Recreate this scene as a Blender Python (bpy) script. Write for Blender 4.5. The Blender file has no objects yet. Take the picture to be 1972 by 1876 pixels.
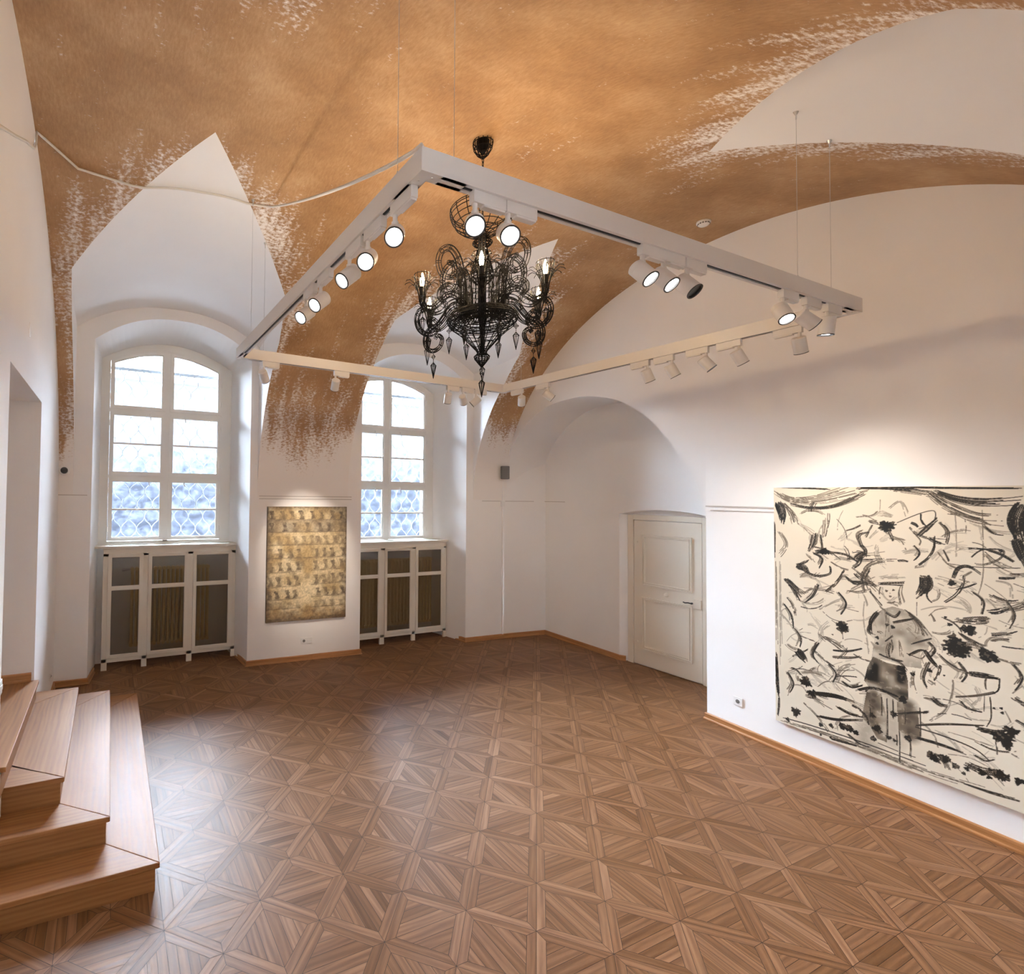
import bpy, math, random
import numpy as np
from mathutils import Vector, Matrix
random.seed(7); np.random.seed(7)
scene = bpy.context.scene
COL = scene.collection

# ---------------------------------------------------------------- camera
CAM_H = 2.3
YAW, PITCH, ROLL = 0.417790498, 0.026233690, 0.0125697532
_f = Vector((math.sin(YAW)*math.cos(PITCH), math.cos(YAW)*math.cos(PITCH), math.sin(PITCH)))
_r = Vector((math.cos(YAW), -math.sin(YAW), 0)); _u = _r.cross(_f)
_R = _r*math.cos(ROLL)+_u*math.sin(ROLL); _U = -_r*math.sin(ROLL)+_u*math.cos(ROLL)
cam_data = bpy.data.cameras.new('camera'); cam = bpy.data.objects.new('camera', cam_data); COL.objects.link(cam)
M = Matrix((( _R.x, _U.x, -_f.x, 0), (_R.y, _U.y, -_f.y, 0), (_R.z, _U.z, -_f.z, CAM_H), (0, 0, 0, 1)))
cam.matrix_world = M
cam_data.sensor_fit = 'HORIZONTAL'; cam_data.sensor_width = 36.0
cam_data.lens = 991.407/1972*36.0
cam_data.shift_x = (986-652.316)/1972; cam_data.shift_y = (927.677-938)/1972
cam_data.clip_start = 0.05
scene.camera = cam

# ---------------------------------------------------------------- light and exposure
scene.view_settings.view_transform = 'Standard'; scene.view_settings.look = 'None'
scene.view_settings.gamma = 1.0; scene.view_settings.use_curve_mapping = False
scene.view_settings.exposure = 0.40
world = bpy.data.worlds.new('sky'); scene.world = world; world.use_nodes = True
_bg = world.node_tree.nodes['Background']
_bg.inputs[0].default_value = (0.80, 0.89, 1.0, 1); SKY = 14.0; _bg.inputs[1].default_value = SKY
# bright hazy sun outside the window wall, high and from the left
_s = bpy.data.lights.new('sun', 'SUN'); _s.energy = 135.0; _s.angle = math.radians(75); _s.color = (0.70, 0.84, 1.0)
sun = bpy.data.objects.new('sun', _s); COL.objects.link(sun); sun.rotation_euler = Vector((0.26, -0.86, -0.40)).to_track_quat('-Z', 'Y').to_euler()
scene.cycles.max_bounces = 10; scene.cycles.diffuse_bounces = 7; scene.cycles.glossy_bounces = 4
scene.cycles.transparent_max_bounces = 16; scene.cycles.transmission_bounces = 4
scene.cycles.caustics_reflective = False; scene.cycles.caustics_refractive = False
scene.cycles.use_denoising = True; scene.cycles.sample_clamp_indirect = 12.0
scene.cycles.use_light_tree = True
def area(name, loc, size, rot, energy, color, portal=False):
    l = bpy.data.lights.new(name, 'AREA'); l.shape = 'RECTANGLE'; l.size, l.size_y = size
    l.energy = energy; l.color = color
    o = bpy.data.objects.new(name, l); o.location = loc; o.rotation_euler = rot; COL.objects.link(o)
    if portal: l.cycles.is_portal = True
    return o
# daylight enters by the two windows: portals only steer the sampling of the sky
area('window_portal', (0.75, 8.06, 3.0), (1.9, 3.0), (math.radians(-90), 0, 0), 1, (1, 1, 1), True)
area('window_portal', (4.10, 7.78, 3.0), (1.9, 3.0), (math.radians(-90), 0, 0), 1, (1, 1, 1), True)
SPOT_W = 27.0; WASH_W = 1.1; BULB_W = 9.0
WARM = (1.0, 0.87, 0.73)

# ---------------------------------------------------------------- helpers
def tag(o, label=None, cat=None, group=None, kind=None):
    if label: o['label'] = label
    if cat: o['category'] = cat
    if group: o['group'] = group
    if kind: o['kind'] = kind
    return o
def thing(name, loc, label, cat, group=None):
    o = bpy.data.objects.new(name, None); o.empty_display_size = 0.1; COL.objects.link(o); o.location = loc
    return tag(o, label, cat, group)
def wpos(o):
    p = Vector((0, 0, 0))
    while o is not None:
        p = p+o.location; o = o.parent
    return p
class MB:
    """collects shapes in world coordinates, then links them as one mesh object"""
    def __init__(s): s.v = []; s.f = []; s.m = []; s.uv = []
    def add(s, verts, faces, mi=0, uvs=None):
        b = len(s.v); s.v += [tuple(p) for p in verts]
        for i, f in enumerate(faces):
            s.f.append(tuple(b+k for k in f)); s.m.append(mi)
            s.uv.append(uvs[i] if uvs else None)
        return s
    def box(s, x0, y0, z0, x1, y1, z1, mi=0):
        P = [(x0,y0,z0),(x1,y0,z0),(x1,y1,z0),(x0,y1,z0),(x0,y0,z1),(x1,y0,z1),(x1,y1,z1),(x0,y1,z1)]
        return s.add(P, [(0,3,2,1),(4,5,6,7),(0,1,5,4),(1,2,6,5),(2,3,7,6),(3,0,4,7)], mi)
    def obox(s, c, ax, ay, az, mi=0):
        """box by centre and three half-axis vectors"""
        c = Vector(c); ax, ay, az = Vector(ax), Vector(ay), Vector(az)
        P = [c+ax*i+ay*j+az*k for k in (-1,1) for (i,j) in ((-1,-1),(1,-1),(1,1),(-1,1))]
        return s.add(P, [(0,3,2,1),(4,5,6,7),(0,1,5,4),(1,2,6,5),(2,3,7,6),(3,0,4,7)], mi)
    def quad(s, a, b, c, d, mi=0): return s.add([a,b,c,d], [(0,1,2,3)], mi)
    def frame(s, p, d):
        d = Vector(d).normalized(); u = d.orthogonal().normalized(); w = d.cross(u); return u, w
    def cyl(s, a, b, r0, r1=None, n=16, mi=0, caps=True):
        a, b = Vector(a), Vector(b); r1 = r0 if r1 is None else r1
        u, w = s.frame(a, b-a); P = []
        for c, r in ((a, r0), (b, r1)):
            for k in range(n):
                t = 2*math.pi*k/n; P.append(c+(u*math.cos(t)+w*math.sin(t))*r)
        F = [(k, (k+1) % n, n+(k+1) % n, n+k) for k in range(n)]
        if caps: F += [tuple(range(n-1, -1, -1)), tuple(range(n, 2*n))]
        return s.add(P, F, mi)
    def tube(s, pts, r, n=6, mi=0, closed=False):
        pts = [Vector(p) for p in pts]; N = len(pts); P = []; u = None
        for i, p in enumerate(pts):
            if closed: d = pts[(i+1) % N]-pts[i-1]
            else: d = pts[min(i+1, N-1)]-pts[max(i-1, 0)]
            if d.length < 1e-9: d = Vector((0, 0, 1))
            d.normalize()
            if u is None: u = d.orthogonal().normalized()
            u = (u-d*u.dot(d))
            if u.length < 1e-6: u = d.orthogonal()
            u.normalize(); w = d.cross(u)
            rr = r(i/(N-1)) if callable(r) else r
            for k in range(n):
                t = 2*math.pi*k/n; P.append(p+(u*math.cos(t)+w*math.sin(t))*rr)
        F = []
        for i in range(N if closed else N-1):
            j = (i+1) % N
            for k in range(n): F.append((i*n+k, i*n+(k+1) % n, j*n+(k+1) % n, j*n+k))
        if not closed: F += [tuple(range(n-1, -1, -1)), tuple(range((N-1)*n, N*n))]
        return s.add(P, F, mi)
    def lathe(s, prof, c=(0,0,0), n=24, mi=0):
        P = [(c[0]+r*math.cos(2*math.pi*k/n), c[1]+r*math.sin(2*math.pi*k/n), c[2]+z) for r, z in prof for k in range(n)]
        F = [(i*n+k, i*n+(k+1) % n, (i+1)*n+(k+1) % n, (i+1)*n+k) for i in range(len(prof)-1) for k in range(n)]
        F += [tuple(range(n-1, -1, -1)), tuple(range((len(prof)-1)*n, len(prof)*n))]
        return s.add(P, F, mi)
    def prism(s, loop, fn, d0, d1, mi=0):
        """loop of 2D points, fn(u,v,d)->3D"""
        n = len(loop); P = [fn(u, v, d0) for u, v in loop]+[fn(u, v, d1) for u, v in loop]
        F = [tuple(range(n)), tuple(range(2*n-1, n-1, -1))]+[(k, n+k, n+(k+1) % n, (k+1) % n) for k in range(n)]
        return s.add(P, F, mi)
    def ring(s, outer, inner, fn, d0, d1, mi=0):
        n = len(outer)
        P = [fn(u, v, d) for d in (d0, d1) for L in (outer, inner) for u, v in L]
        F = []
        for k in range(n):
            j = (k+1) % n
            F += [(k, j, n+j, n+k), (2*n+k, 3*n+k, 3*n+j, 2*n+j), (k, 2*n+k, 2*n+j, j), (n+k, n+j, 3*n+j, 3*n+k)]
        return s.add(P, F, mi)
    def build(s, name, mat, parent=None, smooth=False, fix=True, angle=None, bevel=0):
        me = bpy.data.meshes.new(name)
        o0 = wpos(parent) if parent is not None else Vector((0, 0, 0))
        me.from_pydata([(p[0]-o0.x, p[1]-o0.y, p[2]-o0.z) for p in s.v], [], s.f)
        mats = mat if isinstance(mat, (list, tuple)) else [mat]
        for m in mats: me.materials.append(m)
        me.polygons.foreach_set('material_index', s.m)
        if any(u is not None for u in s.uv):
            L = me.uv_layers.new(name='UVMap'); k = 0
            for f, u in zip(s.f, s.uv):
                for q in range(len(f)):
                    L.data[k].uv = u[q] if u else (0, 0); k += 1
        if smooth: me.polygons.foreach_set('use_smooth', [True]*len(me.polygons))
        if fix:
            import bmesh
            bm = bmesh.new(); bm.from_mesh(me); bmesh.ops.recalc_face_normals(bm, faces=bm.faces); bm.to_mesh(me); bm.free()
        if angle: me.set_sharp_from_angle(angle=math.radians(angle))
        me.update()
        o = bpy.data.objects.new(name, me); COL.objects.link(o)
        if parent is not None: o.parent = parent
        if bevel:
            b = o.modifiers.new('bevel', 'BEVEL'); b.width = bevel; b.segments = 2; b.limit_method = 'ANGLE'
        return o
def copy_tree(o, parent=None):
    c = o.copy(); COL.objects.link(c); c.parent = parent
    for ch in list(o.children): copy_tree(ch, c)
    return c

# ---------------------------------------------------------------- materials
def mat(name, color, rough=0.6, metal=0.0, spec=0.5, emit=None, estr=0):
    m = bpy.data.materials.new(name); m.use_nodes = True
    b = m.node_tree.nodes['Principled BSDF']
    b.inputs['Base Color'].default_value = (*color, 1); b.inputs['Roughness'].default_value = rough
    b.inputs['Metallic'].default_value = metal; b.inputs['Specular IOR Level'].default_value = spec
    if emit: b.inputs['Emission Color'].default_value = (*emit, 1); b.inputs['Emission Strength'].default_value = estr
    return m
class NT:
    def __init__(s, m): s.t = m.node_tree; s.b = s.t.nodes['Principled BSDF']
    def n(s, typ, **kw):
        x = s.t.nodes.new(typ)
        for k, v in kw.items():
            if k.startswith('i_'):
                x.inputs[k[2:].replace('_', ' ')].default_value = v
            else: setattr(x, k, v)
        return x
    def l(s, a, b): s.t.links.new(a, b)
    def math(s, op, a, b=None, c=None, clamp=False):
        x = s.t.nodes.new('ShaderNodeMath'); x.operation = op; x.use_clamp = clamp
        for i, v in enumerate((a, b, c)):
            if v is None: continue
            if isinstance(v, (int, float)): x.inputs[i].default_value = v
            else: s.l(v, x.inputs[i])
        return x.outputs[0]
    def mix(s, fac, a, b):
        x = s.t.nodes.new('ShaderNodeMix'); x.data_type = 'RGBA'
        for i, v in ((0, fac), (6, a), (7, b)):
            if isinstance(v, (int, float)): x.inputs[i].default_value = v
            elif isinstance(v, tuple): x.inputs[i].default_value = (*v, 1)
            else: s.l(v, x.inputs[i])
        return x.outputs[2]
    def mapping(s, src, scale=(1,1,1), rot=(0,0,0)):
        x = s.t.nodes.new('ShaderNodeMapping'); x.inputs['Scale'].default_value = scale; x.inputs['Rotation'].default_value = rot
        s.l(src, x.inputs['Vector']); return x.outputs[0]
    def noise(s, vec, scale=5, detail=4, rough=0.5, out='Fac'):
        x = s.t.nodes.new('ShaderNodeTexNoise'); x.inputs['Scale'].default_value = scale
        x.inputs['Detail'].default_value = detail; x.inputs['Roughness'].default_value = rough
        s.l(vec, x.inputs['Vector']); return x.outputs[out]
    def ramp(s, fac, stops):
        x = s.t.nodes.new('ShaderNodeValToRGB'); e = x.color_ramp.elements
        while len(e) < len(stops): e.new(0.5)
        for k, (p, c) in enumerate(stops): e[k].position = p; e[k].color = (*c, 1)
        s.l(fac, x.inputs[0]); return x.outputs[0]
    def bump(s, h, strength=0.2, dist=0.01):
        x = s.t.nodes.new('ShaderNodeBump'); x.inputs['Strength'].default_value = strength; x.inputs['Distance'].default_value = dist
        s.l(h, x.inputs['Height']); s.l(x.outputs[0], s.b.inputs['Normal'])
WALL_C = (0.86, 0.845, 0.83)
def plaster(name, col=WALL_C):
    m = mat(name, col, 0.85, spec=0.2); t = NT(m)
    g = t.n('ShaderNodeNewGeometry'); p = g.outputs['Position']
    n = t.noise(p, 1.7, 3); t.l(t.mix(n, tuple(c*0.965 for c in col), tuple(min(1, c*1.03) for c in col)), t.b.inputs['Base Color'])
    t.bump(t.noise(p, 14, 5), 0.12, 0.006)
    return m
M_WALL = plaster('wall_plaster')
M_LIME = plaster('vault_white_plaster', (0.86, 0.85, 0.845))
def ochre():
    m = mat('ochre_sponged_paint', (0.45, 0.24, 0.1), 0.7, spec=0.3); t = NT(m)
    uv = t.n('ShaderNodeUVMap'); uv.uv_map = 'UVMap'; v = uv.outputs[0]
    att = t.n('ShaderNodeAttribute'); att.attribute_name = 'cover'; cov = att.outputs['Fac']
    streak = t.noise(t.mapping(v, (7, 1.3, 1)), 1.0, 3, 0.6)
    dab = t.noise(t.mapping(v, (26, 40, 1), (0, 0, 0.35)), 1.0, 4, 0.65)
    big = t.noise(t.mapping(v, (1.6, 2.2, 1)), 1.0, 3, 0.55)
    n = t.math('ADD', t.math('MULTIPLY', streak, 0.45), t.math('MULTIPLY', dab, 0.55))
    # paint where noise < cover
    d = t.math('SUBTRACT', cov, n)
    fac = t.math('MULTIPLY_ADD', d, 8.0, 0.5, clamp=True)
    fine = t.noise(t.mapping(v, (60, 18, 1), (0, 0, 0.2)), 1.0, 4, 0.7)
    tone = t.math('ADD', t.math('MULTIPLY', big, 0.6), t.math('MULTIPLY', fine, 0.4))
    pc = t.ramp(tone, [(0.30, (0.270, 0.140, 0.060)), (0.50, (0.400, 0.228, 0.105)), (0.72, (0.560, 0.370, 0.200))])
    t.l(t.mix(fac, (0.85, 0.815, 0.785), pc), t.b.inputs['Base Color'])
    t.bump(dab, 0.10, 0.004)
    return m
M_OCHRE = ochre()
def wood(name, dark, mid, light, rough=0.4, gl=(1.2, 26, 1), attr=None, spec=0.36):
    m = mat(name, mid, rough, spec=spec); t = NT(m)
    uv = t.n('ShaderNodeUVMap'); uv.uv_map = 'UVMap'; v = uv.outputs[0]
    g = t.noise(t.mapping(v, gl), 1.0, 5, 0.62)
    w = t.n('ShaderNodeTexWave', wave_type='BANDS', bands_direction='Y', i_Scale=3.0, i_Distortion=9.0, i_Detail=3.0, i_Detail_Scale=0.9)
    t.l(t.mapping(v, (0.5, 3.2, 1)), w.inputs['Vector'])
    f = t.math('ADD', t.math('MULTIPLY', g, 0.84), t.math('MULTIPLY', w.outputs['Fac'], 0.16))
    c = t.ramp(f, [(0.22, dark), (0.5, mid), (0.80, light)])
    if attr:
        a = t.n('ShaderNodeAttribute'); a.attribute_name = attr
        hsv = t.n('ShaderNodeHueSaturation'); t.l(c, hsv.inputs['Color'])
        t.l(t.math('MULTIPLY_ADD', a.outputs['Fac'], 0.74, 0.64), hsv.inputs['Value'])
        s2 = t.math('MULTIPLY_ADD', a.outputs['Fac'], -0.16, 1.04); t.l(s2, hsv.inputs['Saturation'])
        c = hsv.outputs[0]
    t.l(c, t.b.inputs['Base Color'])
    t.l(t.math('MULTIPLY_ADD', f, 0.22, rough-0.08), t.b.inputs['Roughness'])
    t.bump(f, 0.12, 0.002)
    return m
M_PARQ = wood('oak_parquet', (0.115, 0.046, 0.016), (0.195, 0.086, 0.032), (0.275, 0.132, 0.055), 0.44, (1.6, 26, 1), 'tone', spec=0.20)
M_GAP = mat('parquet_joint', (0.05, 0.027, 0.014), 0.8)
M_STEP = wood('oak_step_boards', (0.18, 0.070, 0.023), (0.28, 0.120, 0.040), (0.36, 0.170, 0.064), 0.48, (1.0, 22, 1), spec=0.22)
M_SKIRT = wood('oak_skirting', (0.25, 0.10, 0.035), (0.36, 0.16, 0.055), (0.44, 0.21, 0.085), 0.38, (1.0, 20, 1))
M_WHITE = mat('white_painted_wood', (0.82, 0.82, 0.79), 0.45)
M_CREAM = mat('cream_painted_wood', (0.70, 0.65, 0.56), 0.5)
M_DOOR = mat('old_cream_door_paint', (0.80, 0.735, 0.62), 0.5)
M_METAL = mat('white_powder_coat', (0.66, 0.63, 0.60), 0.4)
M_PLAST = mat('white_plastic', (0.80, 0.79, 0.77), 0.35)
M_BLACK = mat('black_wire', (0.006, 0.0055, 0.006), 0.6, 0.0, 0.15)
M_DARK = mat('dark_plastic', (0.02, 0.02, 0.022), 0.4)
M_GREY = mat('grey_speaker_cloth', (0.16, 0.15, 0.14), 0.8)
M_RAD = mat('radiator_enamel', (0.92, 0.70, 0.34), 0.4)
M_CHROME = mat('steel', (0.6, 0.6, 0.6), 0.3, 1.0)
M_IRON = mat('pale_iron_grille', (0.11, 0.115, 0.125), 0.7)
M_CABLE = mat('white_cable', (0.72, 0.69, 0.63), 0.5)
M_LENS = mat('lit_lamp_lens', (1, 1, 1), 0.4, emit=(1.0, 0.97, 0.92), estr=14.0)
M_BULB = mat('lit_bulb', (1, 0.9, 0.7), 0.3, emit=(1.0, 0.80, 0.45), estr=22.0)
M_FAC = mat('pale_facade', (0.50, 0.54, 0.62), 0.9)
M_EARTH = mat('courtyard_paving', (0.82, 0.83, 0.85), 0.9)
def glass():
    m = bpy.data.materials.new('window_glass'); m.use_nodes = True; t = m.node_tree; t.nodes.clear()
    o = t.nodes.new('ShaderNodeOutputMaterial'); mx = t.nodes.new('ShaderNodeMixShader'); fr = t.nodes.new('ShaderNodeFresnel')
    tr = t.nodes.new('ShaderNodeBsdfTransparent'); gl = t.nodes.new('ShaderNodeBsdfGlossy')
    tr.inputs[0].default_value = (0.96, 0.98, 1, 1); gl.inputs['Roughness'].default_value = 0.02; fr.inputs[0].default_value = 1.45
    t.links.new(fr.outputs[0], mx.inputs[0]); t.links.new(tr.outputs[0], mx.inputs[1]); t.links.new(gl.outputs[0], mx.inputs[2])
    t.links.new(mx.outputs[0], o.inputs[0]); return m
M_GLASS = glass()
def mesh_screen():
    m = mat('bronze_wire_mesh', (0.10, 0.060, 0.022), 0.6, 0.0); t = m.node_tree; b = t.nodes['Principled BSDF']
    o = t.nodes['Material Output']; mx = t.nodes.new('ShaderNodeMixShader'); tr = t.nodes.new('ShaderNodeBsdfTransparent')
    mx.inputs[0].default_value = 0.45; t.links.new(tr.outputs[0], mx.inputs[1]); t.links.new(b.outputs[0], mx.inputs[2]); t.links.new(mx.outputs[0], o.inputs[0])
    return m
M_MESH = mesh_screen()
def vcol(name, rough=0.6, metal=0.0):
    m = mat(name, (1, 1, 1), rough, metal); t = NT(m)
    a = t.n('ShaderNodeAttribute'); a.attribute_name = 'Col'; t.l(a.outputs['Color'], t.b.inputs['Base Color']); return m
# ---------------------------------------------------------------- room geometry
YC, ZS, BV, YSO = 3.40, 2.25, 2.79, -0.05       # crown line, springing height, rise, south springing
def wy(x): return 6.906-0.0431*x                # face of the window wall
RC = (5.778, 3.412); CS = (5.934, 6.650)
def xr(y): return RC[0]+(y-RC[1])*(0.114 if y < RC[1] else 0.0482)
def yf(x, f): return YC+f*(wy(x)-YC if f > 0 else YC-YSO)
def fz(f): return ZS+BV*math.sqrt(max(0, 1-f*f))
def fo(x, y): return (y-YC)/((wy(x)-YC) if y > YC else (YC-YSO))
XL = -0.56
# lunettes: apex, left kink, right kink, far sides, heights at the wall
LUN = [dict(a=(0.665, 3.862), kl=(-0.385, 5.55), kr=(1.76, 5.47), xl=-0.405, xr=1.825, ze=4.30, zc=4.665, s=1),
       dict(a=(4.217, 3.932), kl=(3.15, 5.46), kr=(5.27, 5.60), xl=3.150, xr=5.325, ze=4.28, zc=4.64, s=1),
       dict(a=(4.051, 2.356), kl=(2.66, 0.74), kr=(4.84, 0.95), xl=2.560, xr=4.90, ze=3.55, zc=4.35, s=-1),
       dict(a=(0.665, 2.36), kl=(-0.385, 0.90), kr=(1.76, 0.92), xl=-0.405, xr=1.80, ze=3.55, zc=4.35, s=-1)]
for L in LUN:
    L['fa'] = fo(*L['a']); L['fl'] = fo(*L['kl']); L['fr'] = fo(*L['kr'])
def side(L, f, which):
    """x of one side of the lunette's footprint on row f; None when outside"""
    if f*L['s'] <= L['fa']*L['s']: return L['a'][0]
    k = L['k'+which]; fk = L['f'+which]; fe = L['s']*1.0
    if (f-fk)*L['s'] < 0:
        t = (f-L['fa'])/(fk-L['fa']); return L['a'][0]+(k[0]-L['a'][0])*t
    t = (f-fk)/(fe-fk); return k[0]+(L['x'+which]-k[0])*min(1, t*3)
fs = set(math.sin(math.radians(a)) for a in np.linspace(-89.9, 89.9, 90))
for L in LUN: fs |= {L['fa'], L['fl'], L['fr']}
fs |= {0.0}; fs = sorted(fs)
keep = [fs[0]]
spec = set(v for L in LUN for v in (L['fa'], L['fl'], L['fr']))
for f in fs[1:]:
    if f-keep[-1] < 0.006 and f not in spec and abs(f) < 0.99: continue
    keep.append(f)
fs = keep
def sstep(a, b, x):
    t = min(1, max(0, (x-a)/(b-a))); return t*t*(3-2*t)
cb = MB(); cover = []
NS = 26
rows = []
for f in fs:
    Ls = [L for L in LUN if (L['s'] > 0) == (f > 0)] if abs(f) > 1e-9 else []
    Ls = sorted(Ls, key=lambda L: L['a'][0]) or None
    S = [XL-0.05]
    for L in (Ls or sorted([L for L in LUN if L['s'] > 0], key=lambda L: L['a'][0])):
        S += [side(L, f, 'l'), side(L, f, 'r')] if Ls else [L['a'][0], L['a'][0]]
    x1 = 6.0
    x1 = xr(yf(x1, f))+0.04
    S.append(x1); rows.append((f, S))
for k in range(len(rows)-1):
    (f0, S0), (f1, S1) = rows[k], rows[k+1]
    for q in (0, 2, 4):
        a0, b0, a1, b1 = S0[q], S0[q+1], S1[q], S1[q+1]
        P = []
        for f, a, b in ((f0, a0, b0), (f1, a1, b1)):
            z = fz(f)
            for i in range(NS+1):
                x = a+(b-a)*i/NS; y = yf(x, f); P.append((x, y, z))
                # paint cover: thins out towards the springing and along the groins
                th = math.acos(max(-1, min(1, abs(f)))) ; n = 0.57+0.105*sstep(3.2, 4.85, z)
                dg = min(abs(x-a) if q > 0 or True else 9, abs(x-b))
                inz = abs(f) > 0.12
                if q == 0: dg = min(abs(x-b), 0.6+abs(x-a))
                if q == 4: dg = min(abs(x-a), 0.6+abs(x-b))
                if inz: n -= 0.16*(1-sstep(0.0, 0.14+0.60*sstep(3.9, 4.7, z), dg))*sstep(0.10, 0.28, abs(f))*(0.45+0.55*sstep(3.6, 4.6, z))
                lo = {0: (2.45, 2.8), 2: (2.15, 3.15), 4: (2.8, 3.4)}[q] if f > 0 else (2.4, 3.0)
                n -= 0.27*(1-sstep(lo[0], lo[1]+0.25, z))
                if q == 2 and f > 0 and z < 3.6:
                    ctr = 1-abs((i/NS)-0.45)*1.5; n -= 0.16*(1-ctr)*(1-sstep(2.6, 3.6, z))
                cover.append(max(0, n) if z > lo[0] else 0.0)
        F = []; UV = []
        vv = {0: math.asin(max(-1, min(1, f0)))*3.1, 1: math.asin(max(-1, min(1, f1)))*3.1}
        for i in range(NS):
            F.append((i, i+1, NS+2+i, NS+1+i)); UV.append([(P[j][0], vv[j > NS]) for j in F[-1]])
        cb.add(P, F, 0, UV)
n_barrel = len(cb.v)
# the lunettes in white plaster
for L in LUN:
    s = L['s']; rr = [f for f in fs if f*s >= L['fa']*s-1e-9 and f*s > 0]
    if s < 0: rr = rr[::-1]
    rr = rr+[1.0*s]
    ya, yw = L['a'][1], (wy(L['a'][0]) if s > 0 else YSO)
    za = fz(L['fa']); NC = 22; prev = None
    for f in rr:
        l, r = side(L, f, 'l'), side(L, f, 'r')
        fk = {'l': L['fl'], 'r': L['fr']}; row = []
        ez = []
        for w in 'lr':
            if (f-fk[w])*s <= 0: ez.append(fz(f))
            else:
                t = (abs(yf(l, f)-YC)-abs(yf(l, fk[w])-YC))/max(1e-6, abs(yw+0.0-YC)-abs(yf(l, fk[w])-YC)); t = min(1, max(0, t))
                ez.append(fz(fk[w])+(L['ze']-fz(fk[w]))*t)
        for i in range(NC+1):
            u = i/NC; x = l+(r-l)*u; y = yf(x, f)+(0.05*s if f == rr[-1] else 0)
            t = min(1, abs(y-ya)/abs(yw-ya))
            zc = za+(L['zc']-za)*t
            e = ez[0]*(1-u)+ez[1]*u
            row.append((x, y, e+max(0, zc-(ez[0]+ez[1])/2)*(1-abs(2*u-1)**2.3)))
        lowz = fz(f) if abs(f) < 1 else ZS-0.3
        low = [(l, yf(l, f), min(lowz, row[0][2])), (r, yf(r, f), min(lowz, row[-1][2]))]
        if prev:
            pr, pl = prev
            n = NC+1
            cb.add(pr+row, [(i, i+1, n+i+1, n+i) for i in range(NC)], 1)
            cb.add([pl[0], pr[0], row[0], low[0]], [(0, 1, 2, 3)], 2); cb.add([pl[1], pr[-1], row[-1], low[1]], [(0, 1, 2, 3)], 2)
        prev = (row, low)
ceil = cb.build('ceiling', [M_OCHRE, M_LIME, M_LIME], smooth=False, fix=False)
me = ceil.data
me.polygons.foreach_set('use_smooth', [p.material_index < 2 for p in me.polygons])
at = me.attributes.new('cover', 'FLOAT', 'POINT')
at.data.foreach_set('value', cover+[0.0]*(len(me.vertices)-len(cover)))
# weld the rows so that the shading runs smoothly, groins stay sharp because materials differ
import bmesh
def weld(me, dist=1e-4):
    bm = bmesh.new(); bm.from_mesh(me)
    for mi in (0, 1):
        vs = set(v for fc in bm.faces if fc.material_index == mi for v in fc.verts)
        bmesh.ops.remove_doubles(bm, verts=[v for v in vs if v.is_valid], dist=dist)
    bmesh.ops.dissolve_degenerate(bm, edges=bm.edges, dist=1e-5)
    for fc in bm.faces: fc.normal_update()
    bm.to_mesh(me); bm.free(); me.update()
weld(me)
tag(ceil, kind='structure')

def struct(name, mb, m, smooth=False, **kw): return tag(mb.build(name, m, None, smooth, **kw), kind='structure')
TOP = 5.35
# --- window wall with two arched recesses
def arc(x0, x1, ze, zc, e=2.3): return lambda x: ze+(zc-ze)*(1-abs((x-(x0+x1)/2)/((x1-x0)/2))**e)
REC = [dict(x0=-0.205, x1=1.722, ze=4.17, zc=4.525, wx0=-0.135, wx1=1.625, wze=4.12, wzc=4.405, yw=7.66, cx=0.71, ycab=7.33, cx0=-0.06, cx1=1.66, tx0=-0.165, tx1=1.68, top=1.60),
       dict(x0=3.366, x1=5.195, ze=4.10, zc=4.475, wx0=3.275, wx1=5.035, wze=4.04, wzc=4.325, yw=7.40, cx=4.12, ycab=7.06, cx0=3.36, cx1=5.09, tx0=3.30, tx1=5.165, top=1.585)]
wb = MB(); NA = 24
def face(a, b, z0, z1): wb.quad((a, wy(a), z0), (b, wy(b), z0), (b, wy(b), z1), (a, wy(a), z1))
xs = [XL-0.1, REC[0]['x0'], REC[0]['x1'], REC[1]['x0'], REC[1]['x1'], CS[0]]
for i in (0, 2, 4): face(xs[i], xs[i+1], -0.02, TOP)
for R in REC:
    g = arc(R['x0'], R['x1'], R['ze'], R['zc']); w = arc(R['wx0'], R['wx1'], R['wze'], R['wzc'], 2.0)
    A = [R['x0']+(R['x1']-R['x0'])*i/NA for i in range(NA+1)]; B = [R['wx0']+(R['wx1']-R['wx0'])*i/NA for i in range(NA+1)]
    yb = R['yw']+0.18
    for i in range(NA):
        a, b = A[i], A[i+1]
        wb.quad((a, wy(a), g(a)), (b, wy(b), g(b)), (b, wy(b), TOP), (a, wy(a), TOP))
        wb.quad((a, wy(a), g(a)), (B[i], R['yw'], w(B[i])), (B[i+1], R['yw'], w(B[i+1])), (b, wy(b), g(b)))
        wb.quad((B[i], R['yw'], w(B[i])), (B[i], yb+0.2, w(B[i])), (B[i+1], yb+0.2, w(B[i+1])), (B[i+1], R['yw'], w(B[i+1])))
    for xa, xb in ((R['x0'], R['wx0']), (R['x1'], R['wx1'])):
        wb.quad((xa, wy(xa), -0.02), (xb, R['yw'], -0.02), (xb, R['yw'], R['wze']), (xa, wy(xa), R['ze']))
        wb.quad((xb, R['yw'], 1.5), (xb, yb+0.2, 1.5), (xb, yb+0.2, R['wze']), (xb, R['yw'], R['wze']))
    wb.quad((R['wx0'], R['yw'], -0.02), (R['wx1'], R['yw'], -0.02), (R['wx1'], R['yw'], 1.55), (R['wx0'], R['yw'], 1.55))
    wb.quad((R['wx0'], R['yw'], 1.55), (R['wx1'], R['yw'], 1.55), (R['wx1'], yb+0.2, 1.55), (R['wx0'], yb+0.2, 1.55))
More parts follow.
